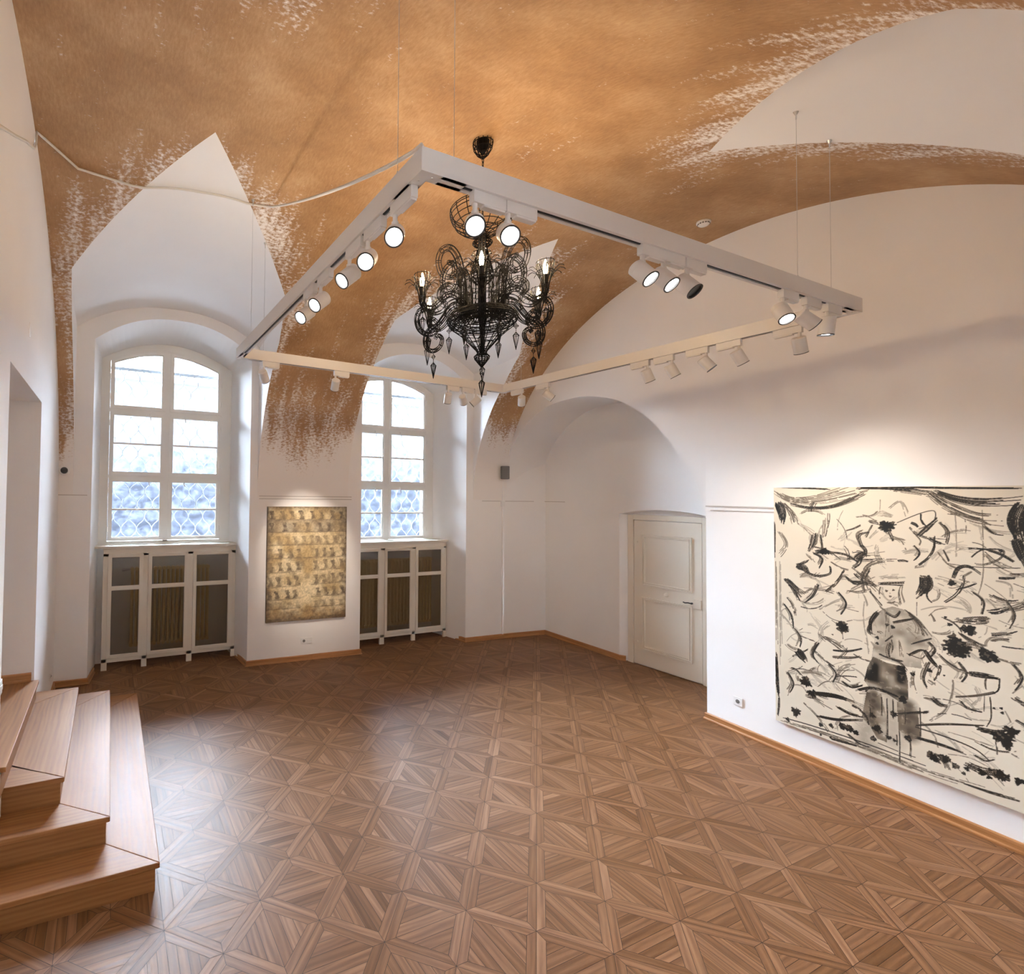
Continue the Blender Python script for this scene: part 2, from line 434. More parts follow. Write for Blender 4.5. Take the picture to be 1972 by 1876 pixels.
# small pilaster step in the corner and the return of the wall into the niche
wb.quad((CS[0], 6.650, -0.02), (6.80, 6.575, -0.02), (6.80, 6.575, 4.2), (CS[0], 6.650, 4.2))
wall_back = struct('wall_back', wb, M_WALL, fix=False)

# --- right wall with the arched niche
rb = MB()
def rp(y, z): return (xr(y), y, z)
AR = [(3.412, -0.02), (3.412, 2.10), (3.441, 2.231), (3.489, 2.425), (3.629, 2.712), (3.867, 3.024), (4.05, 3.24), (4.265, 3.414), (4.49, 3.54), (4.718, 3.621), (5.03, 3.685), (5.33, 3.69), (5.60, 3.668),
      (5.835, 3.60), (6.08, 3.465), (6.288, 3.30), (6.44, 3.13), (6.557, 2.93), (6.625, 2.65), (6.648, 2.30), (6.650, -0.02)]
XB = lambda y: 6.711+(y-5.128)*0.042
rb.quad(rp(-1.2, -0.02), rp(3.412, -0.02), rp(3.412, TOP), rp(-1.2, TOP))
def smooth_arch(P, n):
    out = []
    for i in range(len(P)-1):
        p0, p1, p2, p3 = P[max(i-1, 0)], P[i], P[i+1], P[min(i+2, len(P)-1)]
        for k in range(n):
            t = k/n
            out.append(tuple(0.5*((2*p1[j])+(-p0[j]+p2[j])*t+(2*p0[j]-5*p1[j]+4*p2[j]-p3[j])*t*t+(-p0[j]+3*p1[j]-3*p2[j]+p3[j])*t**3) for j in (0, 1)))
    return out+[P[-1]]
mid = smooth_arch(AR[2:20], 4)
AF = AR[:2]+mid+AR[20:]
for (y0, z0), (y1, z1) in zip(AF, AF[1:]):
    if z0 > 2.05 and z1 > 2.05 and y1 > y0+1e-4:
        rb.quad(rp(y0, z0), rp(y1, z1), rp(y1, TOP), rp(y0, TOP))
    if y0 < 6.645:
        rb.quad(rp(y0, z0), (XB(y0), y0, z0), (XB(y1), y1, z1), rp(y1, z1))
# niche back wall with the shallow door opening
DY0, DY1, DZ = 3.87, 5.145, 2.10
darc = arc(DY0, DY1, 2.085, 2.155, 2.0)
def bk(y, z): return (XB(y), y, z)
DYD = 6.82+0.06
for (y0, z0), (y1, z1) in zip(AF, AF[1:]):
    if z0 > 2.05 and z1 > 2.05 and y1 > y0+1e-4:
        rb.quad(bk(y0, 2.02 if False else 2.2), bk(y1, 2.2), bk(y1, max(z1, 2.2)), bk(y0, max(z0, 2.2)))
rb.quad(bk(DY1, -0.02), bk(6.70, -0.02), bk(6.70, 2.2), bk(DY1, 2.2)); rb.quad(bk(3.3, -0.02), bk(DY0, -0.02), bk(DY0, 2.2), bk(3.3, 2.2))
for i in range(12):
    a, b = DY0+(DY1-DY0)*i/12, DY0+(DY1-DY0)*(i+1)/12
    rb.quad(bk(a, darc(a)), bk(b, darc(b)), bk(b, 2.2), bk(a, 2.2))
    sh = lambda y: 4.50+(y-4.5)*0.86
    rb.quad(bk(a, darc(a)), bk(b, darc(b)), (6.79, sh(b), darc(b)-0.01), (6.79, sh(a), darc(a)-0.01))
for y in (DY0, DY1): rb.quad(bk(y, -0.02), (6.79, sh(y), -0.02), (6.79, sh(y), 2.075), bk(y, 2.085))
rb.quad((6.79, DY0, -0.02), (6.79, DY1, -0.02), (6.79, DY1, 2.3), (6.79, DY0, 2.3))
wall_right = struct('wall_right', rb, M_WALL, fix=False)

# --- left wall with the doorway above the steps
lb = MB(); LY0, LY1, LZ0, LZ1 = 3.585, 5.13, 0.66, 3.075
def lp(y, z): return (XL, y, z)
lb.quad(lp(-1.2, -0.02), lp(LY0, -0.02), lp(LY0, TOP), lp(-1.2, TOP)); lb.quad(lp(LY1, -0.02), lp(7.0, -0.02), lp(7.0, TOP), lp(LY1, TOP))
lb.quad(lp(LY0, LZ1), lp(LY1, LZ1), lp(LY1, TOP), lp(LY0, TOP)); lb.quad(lp(LY0, -0.02), lp(LY1, -0.02), lp(LY1, LZ0), lp(LY0, LZ0))
xb = -1.9
for y in (LY0, LY1): lb.quad(lp(y, LZ0), (xb, y, LZ0), (xb, y, LZ1), lp(y, LZ1))
lb.quad(lp(LY0, LZ1), (xb, LY0, LZ1), (xb, LY1, LZ1), lp(LY1, LZ1)); lb.quad((xb, LY0, LZ0), (xb, LY1, LZ0), (xb, LY1, LZ1), (xb, LY0, LZ1))
struct('wall_left', lb, M_WALL, fix=False)
# --- wall behind the camera, with the bay the camera stands in
fb = MB(); fb.quad((1.80, YSO, -0.02), (6.0, YSO, -0.02), (6.0, YSO, TOP), (1.80, YSO, TOP)); fb.quad((-0.7, YSO, -0.02), (-0.405, YSO, -0.02), (-0.405, YSO, TOP), (-0.7, YSO, TOP))
for x in (-0.405, 1.80): fb.quad((x, YSO, -0.02), (x, -1.1, -0.02), (x, -1.1, 4.4), (x, YSO, 4.4))
fb.quad((-0.405, -1.1, -0.02), (1.8, -1.1, -0.02), (1.8, -1.1, 4.4), (-0.405, -1.1, 4.4)); fb.quad((-0.405, -1.1, 4.36), (1.8, -1.1, 4.36), (1.8, YSO, 4.36), (-0.405, YSO, 4.36))
fb.quad((-0.405, YSO, 4.36), (1.8, YSO, 4.36), (1.8, YSO, TOP), (-0.405, YSO, TOP))
struct('wall_front', fb, M_WALL, fix=False)

# ---------------------------------------------------------------- parquet floor
H = CAM_H; D = 0.22459592*H; OX, OY = 0.584593189*H, 1.25655953*H
pb = MB(); tones = []
SW = 0.047; GAPW = 0.0012
def clip_poly(P): return P
def inset(P, g):
    cx = sum(p[0] for p in P)/len(P); cy = sum(p[1] for p in P)/len(P)
    out = []; n = len(P)
    A = 0.5*sum(P[i][0]*P[(i+1) % n][1]-P[(i+1) % n][0]*P[i][1] for i in range(n))
    sg = 1 if A > 0 else -1; L = []
    for i in range(n):
        (x0, y0), (x1, y1) = P[i], P[(i+1) % n]; d = math.hypot(x1-x0, y1-y0); nx, ny = -(y1-y0)/d*sg, (x1-x0)/d*sg
        L.append((nx, ny, nx*x0+ny*y0+g))
    for i in range(n):
        a, b = L[i-1], L[i]; det = a[0]*b[1]-a[1]*b[0]
        if abs(det) < 1e-6: out.append(P[i]); continue
        out.append(((a[2]*b[1]-a[1]*b[2])/det, (a[0]*b[2]-a[2]*b[0])/det))
    return out
rng = random.Random(11)
def plank(P, ang, base):
    P2 = inset(P, GAPW); ca, sa = math.cos(ang), math.sin(ang); ou, ov = rng.random()*40, rng.random()*40
    uv = [[(x*ca+y*sa+ou, -x*sa+y*ca+ov) for x, y in P2]]
    pb.add([(x, y, 0.0) for x, y in P2], [tuple(range(len(P2)))], 0, uv); tones.append(min(1, max(0, base+rng.gauss(0, 0.16))))
hd = D/2
def diamond(cx, cy, horiz):
    """one small square: its diagonal (star to star) lies along X if horiz else along Y"""
    def W(u, v): return (cx+u, cy+v) if horiz else (cx-v, cy+u)
    s2 = SW*math.sqrt(2); a0 = 0 if horiz else math.pi/2
    S = [(-hd, 0), (0, -hd), (hd, 0), (0, hd)]; q = hd-s2
    I = [(-q, 0), (0, -q), (q, 0), (0, q)]
    for k in range(4):
        j = (k+1) % 4; (x0, y0), (x1, y1) = S[k], S[j]
        plank([W(*S[k]), W(*S[j]), W(*I[j]), W(*I[k])], a0+math.atan2(y1-y0, x1-x0), 0.5)
    nb = 4 if rng.random() < 0.4 else 3
    for sg in (1, -1):
        for k in range(nb):
            v0, v1 = q*k/nb*sg, q*(k+1)/nb*sg; h0, h1 = q-abs(v0), q-abs(v1)
            P = [(-h0, v0), (h0, v0), (h1, v1), (-h1, v1)]
            if h1 < 1e-6: P = P[:3]
            if sg < 0: P = P[::-1]
            plank([W(*p) for p in P], a0, 0.45)
for i in range(-8, 16):
    for j in range(-14, 14):
        X, Y = OX+i*D, OY+j*D
        for cx, cy, hz in ((X+D/2, Y, True), (X, Y+D/2, False)):
            if -1.0 < cx < 7.3 and -1.4 < cy < 8.0: diamond(cx, cy, hz)
npl = len(pb.f)
pb.quad((-1.2, -1.6, -0.0016), (7.4, -1.6, -0.0016), (7.4, 8.1, -0.0016), (-1.2, 8.1, -0.0016), 1)
floor = pb.build('floor', [M_PARQ, M_GAP], fix=False); tag(floor, kind='structure')
at = floor.data.attributes.new('tone', 'FLOAT', 'FACE'); at.data.foreach_set('value', tones+[0.3])

# ---------------------------------------------------------------- skirting boards
def skirt(name, pts, h=0.07, t=0.018, m=M_SKIRT, z0=0.0):
    """pts along the wall; room lies to the left of the direction of travel"""
    b = MB(); n = len(pts); offs = []
    for i, p in enumerate(pts):
        d0 = Vector(pts[i])-Vector(pts[i-1]) if i else None; d1 = Vector(pts[i+1])-Vector(pts[i]) if i < n-1 else None
        ns = [Vector((-d.y, d.x)).normalized() for d in (d0, d1) if d is not None]
        m_ = sum(ns, Vector((0, 0))); m_ = m_.normalized()/max(0.4, m_.normalized().dot(ns[0])); offs.append(m_)
    prof = [(0, 0), (t+0.010, 0), (t+0.009, 0.012), (t+0.004, 0.020), (t, 0.022), (t, h-0.008), (t-0.006, h), (0, h)]
    for i in range(n-1):
        P = []; UV = []
        for k in (i, i+1):
            for o, z in prof: P.append((pts[k][0]+offs[k].x*o, pts[k][1]+offs[k].y*o, z0+z))
        m_ = len(prof); ln = (Vector(pts[i+1])-Vector(pts[i])).length
        F = [(j, j+1, m_+j+1, m_+j) for j in range(m_-1)]+[tuple(range(m_)), tuple(range(2*m_-1, m_-1, -1))]
        def u(j): return (ln*(j >= m_)+i*3.1, prof[j % m_][1]+prof[j % m_][0])
        b.add(P, F, 0, [[u(j) for j in f] for f in F])
    return struct(name, b, m)
R0, R1 = REC
skirt('baseboard_right', [(xr(-1.0), -1.0), RC, (6.745, 3.415), (XB(DY0), DY0), (6.755, 3.945)])
skirt('baseboard_niche', [(6.755, 5.075), (XB(DY1), DY1), (6.765, 6.58), (CS[0], 6.650), (5.195, wy(5.195)), (5.165, 7.03)])
skirt('baseboard_pier', [(3.345, 7.03), (3.366, wy(3.366)), (1.722, wy(1.722)), (1.690, 7.30)])
skirt('baseboard_left', [(-0.150, 7.30), (-0.205, wy(-0.205)), (XL, wy(XL)), (XL, 5.95)])
skirt('baseboard_landing', [(XL-0.02, LY1), (xb, LY1)], z0=0.68)
M_SHADOW_LINE = mat('shaded_plaster_line', (0.52, 0.48, 0.45), 0.8)  # darker tone paints the thin shadow gaps along the string course
# thin dark lines for the shadow gaps along the string course at the springing of the vaults
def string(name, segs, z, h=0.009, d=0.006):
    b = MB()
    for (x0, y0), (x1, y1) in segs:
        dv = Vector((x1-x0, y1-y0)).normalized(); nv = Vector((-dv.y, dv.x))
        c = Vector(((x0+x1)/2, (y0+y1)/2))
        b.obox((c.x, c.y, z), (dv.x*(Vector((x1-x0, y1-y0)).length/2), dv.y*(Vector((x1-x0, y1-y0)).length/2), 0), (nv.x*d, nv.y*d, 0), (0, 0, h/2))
    return struct(name, b, M_SHADOW_LINE)
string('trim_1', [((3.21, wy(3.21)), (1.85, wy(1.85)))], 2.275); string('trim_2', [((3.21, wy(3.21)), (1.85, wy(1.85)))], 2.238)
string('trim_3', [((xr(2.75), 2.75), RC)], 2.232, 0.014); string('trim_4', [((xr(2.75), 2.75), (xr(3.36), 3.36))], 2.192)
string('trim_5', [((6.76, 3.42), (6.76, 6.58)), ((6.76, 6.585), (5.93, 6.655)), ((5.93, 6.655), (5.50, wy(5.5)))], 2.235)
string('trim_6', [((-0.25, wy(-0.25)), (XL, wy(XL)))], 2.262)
# ---------------------------------------------------------------- windows
def loop(x0, x1, z0, top, n=10):
    return [(x0, z0), (x1, z0)]+[(x1+(x0-x1)*i/n, top(x1+(x0-x1)*i/n)) for i in range(n+1)]
def window(idx, R, sx, dz):
    yw = R['yw']
    def fn(x, z, d): return (x, yw+d, z)
    root = thing('window_%d' % idx, ((R['wx0']+R['wx1'])/2, yw, 1.6), None, None); root['kind'] = 'structure'
    X = [sx-0.700+0.010, sx-0.700+0.637, sx-0.700+0.784, sx-0.700+1.420]
    oa = arc(R['wx0'], R['wx1'], R['wze'], R['wzc'], 2.0)
    gx0, gx1 = X[0]-0.045, X[3]+0.045
    ga = arc(X[0], X[3], 4.08+dz, 4.245+dz, 2.0); sa = arc(gx0, gx1, 4.10+dz, 4.295+dz, 2.0)
    b = MB(); b.ring(loop(R['wx0'], R['wx1'], 1.59+dz, oa, 16), loop(gx0, gx1, 1.635+dz, sa, 16), fn, -0.02, 0.09)
    b.ring(loop(gx0-0.035, gx1+0.035, 1.61+dz, lambda x: sa(min(gx1, max(gx0, x)))+0.04, 16), loop(gx0, gx1, 1.635+dz, sa, 16), fn, -0.035, -0.02)
    xm0, xm1 = X[1]+0.045, X[2]-0.045
    b.box(xm0-0.004, yw-0.035, 1.62+dz, xm1+0.004, yw+0.09, sa((xm0+xm1)/2)+0.01)
    rows = [(1.680+dz, 2.456+dz), (2.575+dz, 3.365+dz), (3.484+dz, None)]
    for z in (2.5155+dz, 3.4245+dz): b.box(gx0, yw-0.03, z-0.022, gx1, yw+0.09, z+0.022)
    b.build('frame', M_WHITE, root)
    for ri, (z0, z1) in enumerate(rows):
        for (x0, x1) in ((X[0], X[1]), (X[2], X[3])):
            s = MB()
            if z1: gl = loop(x0, x1, z0, lambda x: z1); sl = loop(x0-0.042, x1+0.042, z0-0.038, lambda x: z1+0.038)
            else: gl = loop(x0, x1, z0, ga); sl = loop(x0-0.042, x1+0.042, z0-0.038, lambda x: sa(min(gx1-0.001, max(gx0+0.001, x)))-0.004)
            s.ring(sl, gl, fn, -0.048, 0.02)
            gi = [(u+(0.010 if u < (x0+x1)/2 else -0.010), v+(0.010 if v < z0+0.2 else -0.010)) for u, v in gl]
            s.ring(gl, gi, fn, -0.030, -0.004)
            if z1: s.box(x0, yw-0.034, (z0+z1)/2-0.012, x1, yw+0.0, (z0+z1)/2+0.012)
            so = s.build('sash', M_WHITE, root)
            p = MB(); p.prism(gi, fn, -0.012, -0.008); p.build('pane', M_GLASS, so)
            h = MB(); xc = x1-0.16 if x0 < sx else x0+0.16
            if z1:
                h.cyl((xc, yw-0.05, z1+0.025), (xc, yw-0.075, z1+0.025), 0.010, n=10); h.cyl((xc, yw-0.072, z1+0.028), (xc+0.012, yw-0.076, z1-0.06), 0.006, n=8)
                h.build('latch', M_PLAST, so)
            hb = MB(); xh = x0-0.046 if x0 < sx else x1+0.046
            for zz in (z0+0.12, (z1 or 4.0)-0.12): hb.cyl((xh, yw-0.056, zz-0.035), (xh, yw-0.056, zz+0.035), 0.008, n=8)
            hb.build('hinge', M_WHITE, so)
    return X
XW = [window(1, R0, 0.71, 0.0), window(2, R1, 4.12, -0.05)]
def grille(R, sx, dz, label):
    y = R['yw']+0.26; x0, x1 = R['wx0']+0.03, R['wx1']-0.03; ztop = 4.06+dz; z0 = 1.60
    t = thing('window_grille', (sx, y, 1.6), label, 'window grille', 'iron lattice grilles outside the windows')
    b = MB(); p, q = 0.205, 0.36; k = 0; x = x0
    while x < x1:
        pts = []; N = int((ztop-z0)/0.02)
        for i in range(N+1):
            z = z0+(ztop-z0)*i/N; a = math.cos(2*math.pi*(z-z0)/q); a = math.copysign(abs(a)**0.8, a)
            pts.append((x+(1 if k % 2 else -1)*a*p/4, y, z))
        b.tube(pts, 0.0075, 5); x += p/2; k += 1
    b.build('lattice', M_IRON, t)
    f = MB(); f.box(x0-0.02, y-0.015, ztop-0.02, x1+0.02, y+0.015, ztop+0.02); f.box(x0-0.02, y-0.015, z0-0.02, x1+0.02, y+0.015, z0+0.01)
    for xx in (x0-0.02, x1+0.0): f.box(xx, y-0.012, z0, xx+0.02, y+0.012, ztop)
    f.build('frame', M_IRON, t)
grille(R0, 0.71, 0.0, 'curved white iron lattice outside the left window')
grille(R1, 4.12, -0.05, 'curved white iron lattice outside the right window, beyond the pier')

# ---------------------------------------------------------------- outside the windows
g = MB(); g.quad((-30, 8.3, -0.6), (40, 8.3, -0.6), (40, 45, -0.6), (-30, 45, -0.6)); tag(g.build('courtyard_ground', M_EARTH), kind='structure')
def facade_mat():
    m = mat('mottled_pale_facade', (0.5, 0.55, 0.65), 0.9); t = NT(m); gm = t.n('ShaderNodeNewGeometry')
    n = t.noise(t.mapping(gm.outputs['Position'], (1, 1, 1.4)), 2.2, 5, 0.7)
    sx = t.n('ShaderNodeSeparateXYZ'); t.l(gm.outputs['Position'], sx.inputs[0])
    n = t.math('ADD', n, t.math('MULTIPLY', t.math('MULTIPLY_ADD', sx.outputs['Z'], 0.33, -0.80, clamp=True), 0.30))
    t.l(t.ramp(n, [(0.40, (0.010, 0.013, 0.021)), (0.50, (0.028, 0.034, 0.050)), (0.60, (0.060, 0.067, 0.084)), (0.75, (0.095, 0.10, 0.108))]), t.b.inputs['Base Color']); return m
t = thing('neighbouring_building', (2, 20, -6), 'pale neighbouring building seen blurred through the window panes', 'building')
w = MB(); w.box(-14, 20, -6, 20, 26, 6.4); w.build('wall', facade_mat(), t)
w = MB(); w.box(-14.3, 19.7, 6.4, 20.3, 26.3, 6.6); w.build('roof', mat('pale_roof', (0.3, 0.31, 0.33), 0.9), t)

# ---------------------------------------------------------------- radiator covers and radiators
def radiator_cover(R, label, doors):
    y, x0, x1, top = R['ycab'], R['cx0'], R['cx1'], R['top']
    t = thing('radiator_cover', ((x0+x1)/2, y, 0), label, 'radiator cover', 'white radiator covers under the windows')
    b = MB(); th = 0.045
    b.box(x0, y, 0.10, x1, y+0.022, 0.145); b.box(x0, y, top-0.135, x1, y+0.022, top-0.025)
    edges = [x0]+[e for d in doors for e in d]+[x1]
    for i in range(0, len(edges), 2):
        b.box(edges[i], y, 0.10, edges[i+1], y+0.022, top-0.1)
        xm = (edges[i]+edges[i+1])/2
    b.box(x0-0.005, y-0.002, top-0.045, x1+0.005, y+0.02, top-0.028)
    b.build('body', M_CREAM, t, bevel=0.002)
    for i in range(0, len(edges), 2):
        f = MB(); a, c = edges[i], edges[i+1]
        if i == 0: a, c = x0, x0+0.07
        if i == len(edges)-2: a, c = x1-0.05, x1
        f.box(a, y-0.002, 0.0, c, y+0.03, 0.10); f.build('leg', M_CREAM, t)
    b = MB(); n = 3; sx0, sx1 = R['tx0'], R['tx1']; yb = R['yw']-0.012
    # top board with slots
    b.box(sx0, y-0.025, top-0.028, sx1, y+0.05, top)
    b.box(sx0, y+0.16, top-0.028, sx1, yb-0.02, top)
    cuts = np.linspace(x0+0.06, x1-0.06, 4)
    for a, c in ((sx0, cuts[0]), (cuts[1]-0.03, cuts[1]+0.03), (cuts[2]-0.03, cuts[2]+0.03), (cuts[3], sx1)): b.box(a, y+0.05, top-0.028, c, y+0.16, top)
    b.build('top_board', M_CREAM, t, bevel=0.002)
    v = MB()
    for a, c in ((cuts[0], cuts[1]-0.03), (cuts[1]+0.03, cuts[2]-0.03), (cuts[2]+0.03, cuts[3])):
        for k in range(6): yy = y+0.058+k*0.018; v.box(a, yy, top-0.02, c, yy+0.007, top-0.008)
    v.build('vent_slats', M_METAL, t)
    for d0, d1 in doors:
        dr = MB(); z0, z1 = 0.15, top-0.105; fn = lambda u, w_, d: (u, y+d, w_)
        st = 0.038; zm = 1.052
        dr.box(d0, y-0.016, z0, d0+st, y+0.006, z1); dr.box(d1-st, y-0.016, z0, d1, y+0.006, z1)
        for a, c in ((z0, z0+st), (zm-0.02, zm+0.02), (z1-st, z1)): dr.box(d0+st, y-0.016, a, d1-st, y+0.006, c)
        for a, c in ((z0+st, zm-0.02), (zm+0.02, z1-st)):
            L0 = [(d0+st, a), (d1-st, a), (d1-st, c), (d0+st, c)]; L1 = [(d0+st+0.008, a+0.008), (d1-st-0.008, a+0.008), (d1-st-0.008, c-0.008), (d0+st+0.008, c-0.008)]
            dr.ring(L0, L1, fn, -0.010, 0.002)
        do = dr.build('door', M_CREAM, t, bevel=0.0015)
        for a, c in ((z0+st, zm-0.02), (zm+0.02, z1-st)):
            m_ = MB(); m_.box(d0+st, y-0.001, a, d1-st, y+0.001, c); m_.build('mesh_panel', M_MESH, do)
def radiator(x0, x1, y, label, n, yback):
    t = thing('radiator', ((x0+x1)/2, y, 0), label, 'radiator', 'cast iron radiators behind the covers')
    b = MB(); w = (x1-x0)/n
    for k in range(n):
        xc = x0+w*(k+0.5)
        for yy in (y, y+0.07):
            b.cyl((xc, yy, 0.28), (xc, yy, 1.26), w*0.30, n=8)
        b.cyl((xc, y-0.012, 1.27), (xc, y+0.085, 1.27), w*0.46, n=10); b.cyl((xc, y-0.012, 0.27), (xc, y+0.085, 0.27), w*0.46, n=10)
    b.build('columns', M_RAD, t, smooth=True, angle=50)
    v = MB(); v.cyl((x0, y+0.035, 1.27), (x0-0.07, y+0.035, 1.27), 0.012, n=10); v.cyl((x0-0.06, y+0.035, 1.27), (x0-0.10, y+0.035, 1.27), 0.022, n=12); v.build('valve', M_CHROME, t)
    f = MB()
    for xx in (x0+w*1.5, x1-w*1.5): f = MB(); f.box(xx-0.012, y+0.07, 0.38, xx+0.012, yback, 0.42); f.build('wall_bracket', M_RAD, t)
radiator_cover(R0, 'white radiator cover with three mesh doors under the left window', [(0.0, 0.425), (0.492, 1.002), (1.072, 1.60)])
radiator_cover(R1, 'white radiator cover with three mesh doors under the right window, partly behind the pier', [(3.40, 3.86), (3.935, 4.435), (4.50, 5.03)])
radiator(0.27, 1.32, R0['ycab']+0.10, 'old cream column radiator behind the mesh doors under the left window', 18, R0['yw']-0.002)
radiator(3.52, 4.88, R1['ycab']+0.10, 'old cream column radiator behind the mesh doors under the right window', 22, R1['yw']-0.002)

# ---------------------------------------------------------------- door in the niche
t = thing('door_1', (6.80, 4.52, 0), None, None); t['kind'] = 'structure'
XD = 6.762
fx = lambda y, z, d: (XD+d, y, z)
b = MB(); L0 = [(DY0+0.005, 0.0), (DY1-0.005, 0.0), (DY1-0.005, 2.075), (DY0+0.005, 2.075)]; L1 = [(4.045, 0.0), (4.955, 0.0), (4.955, 2.0), (4.045, 2.0)]
b.box(XD+0.0, 3.96, 0, XD+0.09, 4.040, 2.075); b.box(XD+0.0, 4.965, 0, XD+0.09, 5.05, 2.075); b.box(XD, 4.040, 2.008, XD+0.09, 4.965, 2.08)
b.build('door_frame', M_DOOR, t, bevel=0.003)
b = MB(); b.box(XD+0.006, 4.047, 0.012, XD+0.05, 4.958, 2.0); leaf = b.build('door_leaf', M_DOOR, t, bevel=0.003)
for z0, z1 in ((1.14, 1.785), (0.255, 0.92)):
    m_ = MB(); y0, y1 = 4.195, 4.808; N = 4
    def LP(k): return [(y0-k, z0-k), (y1+k, z0-k), (y1+k, z1+k), (y0-k, z1+k)]
    m_.ring(LP(0.030), LP(0.012), fx, -0.014, 0.006); m_.ring(LP(0.012), LP(0.0), fx, 0.002, 0.006); m_.ring(LP(-0.0), LP(-0.014), fx, -0.010, 0.006)
    m_.build('panel_moulding', M_DOOR, leaf, bevel=0.002)
k = MB(); k.box(XD-0.022, 4.048, 0.93, XD+0.006, 4.15, 1.04); k.build('lock_case', M_DOOR, leaf, bevel=0.003)
k = MB(); k.cyl((XD-0.012, 4.15, 0.99), (XD-0.045, 4.15, 0.99), 0.011, n=12); k.tube([(XD-0.042, 4.15, 0.99), (XD-0.045, 4.19, 0.992), (XD-0.045, 4.225, 0.985), (XD-0.044, 4.25, 0.992)], 0.008, 8); k.build('handle', M_DARK, leaf, smooth=True)
k = MB(); k.lathe([(0.0, 0), (0.03, 0.002), (0.028, 0.012), (0.016, 0.02), (0.0, 0.022)], (0, 0, 0), 16); k.v = [(XD+0.006-z, 4.496+x, 1.03+y) for x, y, z in k.v]; k.build('knob', M_DOOR, leaf, smooth=True)
for z in (1.70, 0.32):
    k = MB(); k.cyl((XD-0.004, 4.962, z-0.06), (XD-0.004, 4.962, z+0.06), 0.010, n=10); k.box(XD-0.004, 4.90, z-0.012, XD+0.006, 4.962, z+0.012); k.build('hinge', M_DOOR, t)

# ---------------------------------------------------------------- wooden steps at the doorway
t = thing('staircase', (-0.2, 4.5, 0), 'oak corner steps climbing to the doorway in the left wall', 'steps')
ST = [(0.170, 0.310, 3.172, 5.925), (0.340, 0.045, 3.443, 5.625), (0.510, -0.222, 3.685, 5.330)]
NEXT = ST[1:]+[(0.68, -0.54, 3.95, 5.05)]
for (z, x1, y0, y1), nx in zip(ST, NEXT):
    r = MB(); n = 0.022; T = 0.032
    def rb_(a0, b0, a1, b1, alongx):
        r.add([(a0, b0, z-0.17), (a1, b1, z-0.17), (a1, b1, z-T), (a0, b0, z-T)], [(0, 1, 2, 3)], 0, [[(0, 0), (math.dist((a0, b0), (a1, b1)), 0), (math.dist((a0, b0), (a1, b1)), 0.14), (0, 0.14)]])
    rb_(XL, y0+n, x1-n, y0+n, 1); rb_(x1-n, y0+n, x1-n, y1-n, 0); rb_(x1-n, y1-n, XL, y1-n, 1)
    r.build('riser', M_STEP, t)
    dpx = x1-nx[1]+0.03; dpy0 = nx[2]-y0+0.03; dpy1 = y1-nx[3]+0.03
    def board(P, alongx, mi=0):
        bb = MB(); q = len(P); g = 0.0008
        V = [(x, y, z-T) for x, y in P]+[(x, y, z) for x, y in P]
        F = [tuple(range(q-1, -1, -1)), tuple(range(q, 2*q))]+[(i, (i+1) % q, q+(i+1) % q, q+i) for i in range(q)]
        off = random.random()*9
        uv = [[((V[i][0] if alongx else V[i][1])+off, (V[i][1] if alongx else V[i][0])+off+V[i][2]) for i in f] for f in F]
        bb.add(V, F, 0, uv); bb.build('tread', M_STEP, t, bevel=0.004)
    g = 0.001
    board([(XL, y0), (x1-g, y0), (x1-dpx-g, y0+dpy0), (XL, y0+dpy0)], True)
    board([(x1, y0+g), (x1, y1-g), (x1-dpx, y1-dpy1), (x1-dpx, y0+dpy0)], False)
    board([(XL, y1-dpy1), (x1-dpx-g, y1-dpy1), (x1-g, y1), (XL, y1)], True)
r = MB(); r.add([(XL+0.015, LY0-0.03, 0.51), (XL+0.015, LY1+0.03, 0.51), (XL+0.015, LY1+0.03, 0.65), (XL+0.015, LY0-0.03, 0.65)], [(0, 1, 2, 3)], 0, [[(0, 0), (1.6, 0), (1.6, 0.14), (0, 0.14)]]); r.build('riser', M_STEP, t)
bb = MB(); zt = 0.68; a0, a1, b0, b1 = xb, -0.522, LY0, LY1
V = [(a0, b0, zt-0.03), (a1, b0, zt-0.03), (a1, b1, zt-0.03), (a0, b1, zt-0.03), (a0, b0, zt), (a1, b0, zt), (a1, b1, zt), (a0, b1, zt)]
F = [(0, 3, 2, 1), (4, 5, 6, 7), (0, 1, 5, 4), (1, 2, 6, 5), (2, 3, 7, 6), (3, 0, 4, 7)]
bb.add(V, F, 0, [[(V[i][1], V[i][0]+V[i][2]) for i in f] for f in F]); bb.build('landing', M_STEP, t, bevel=0.003)

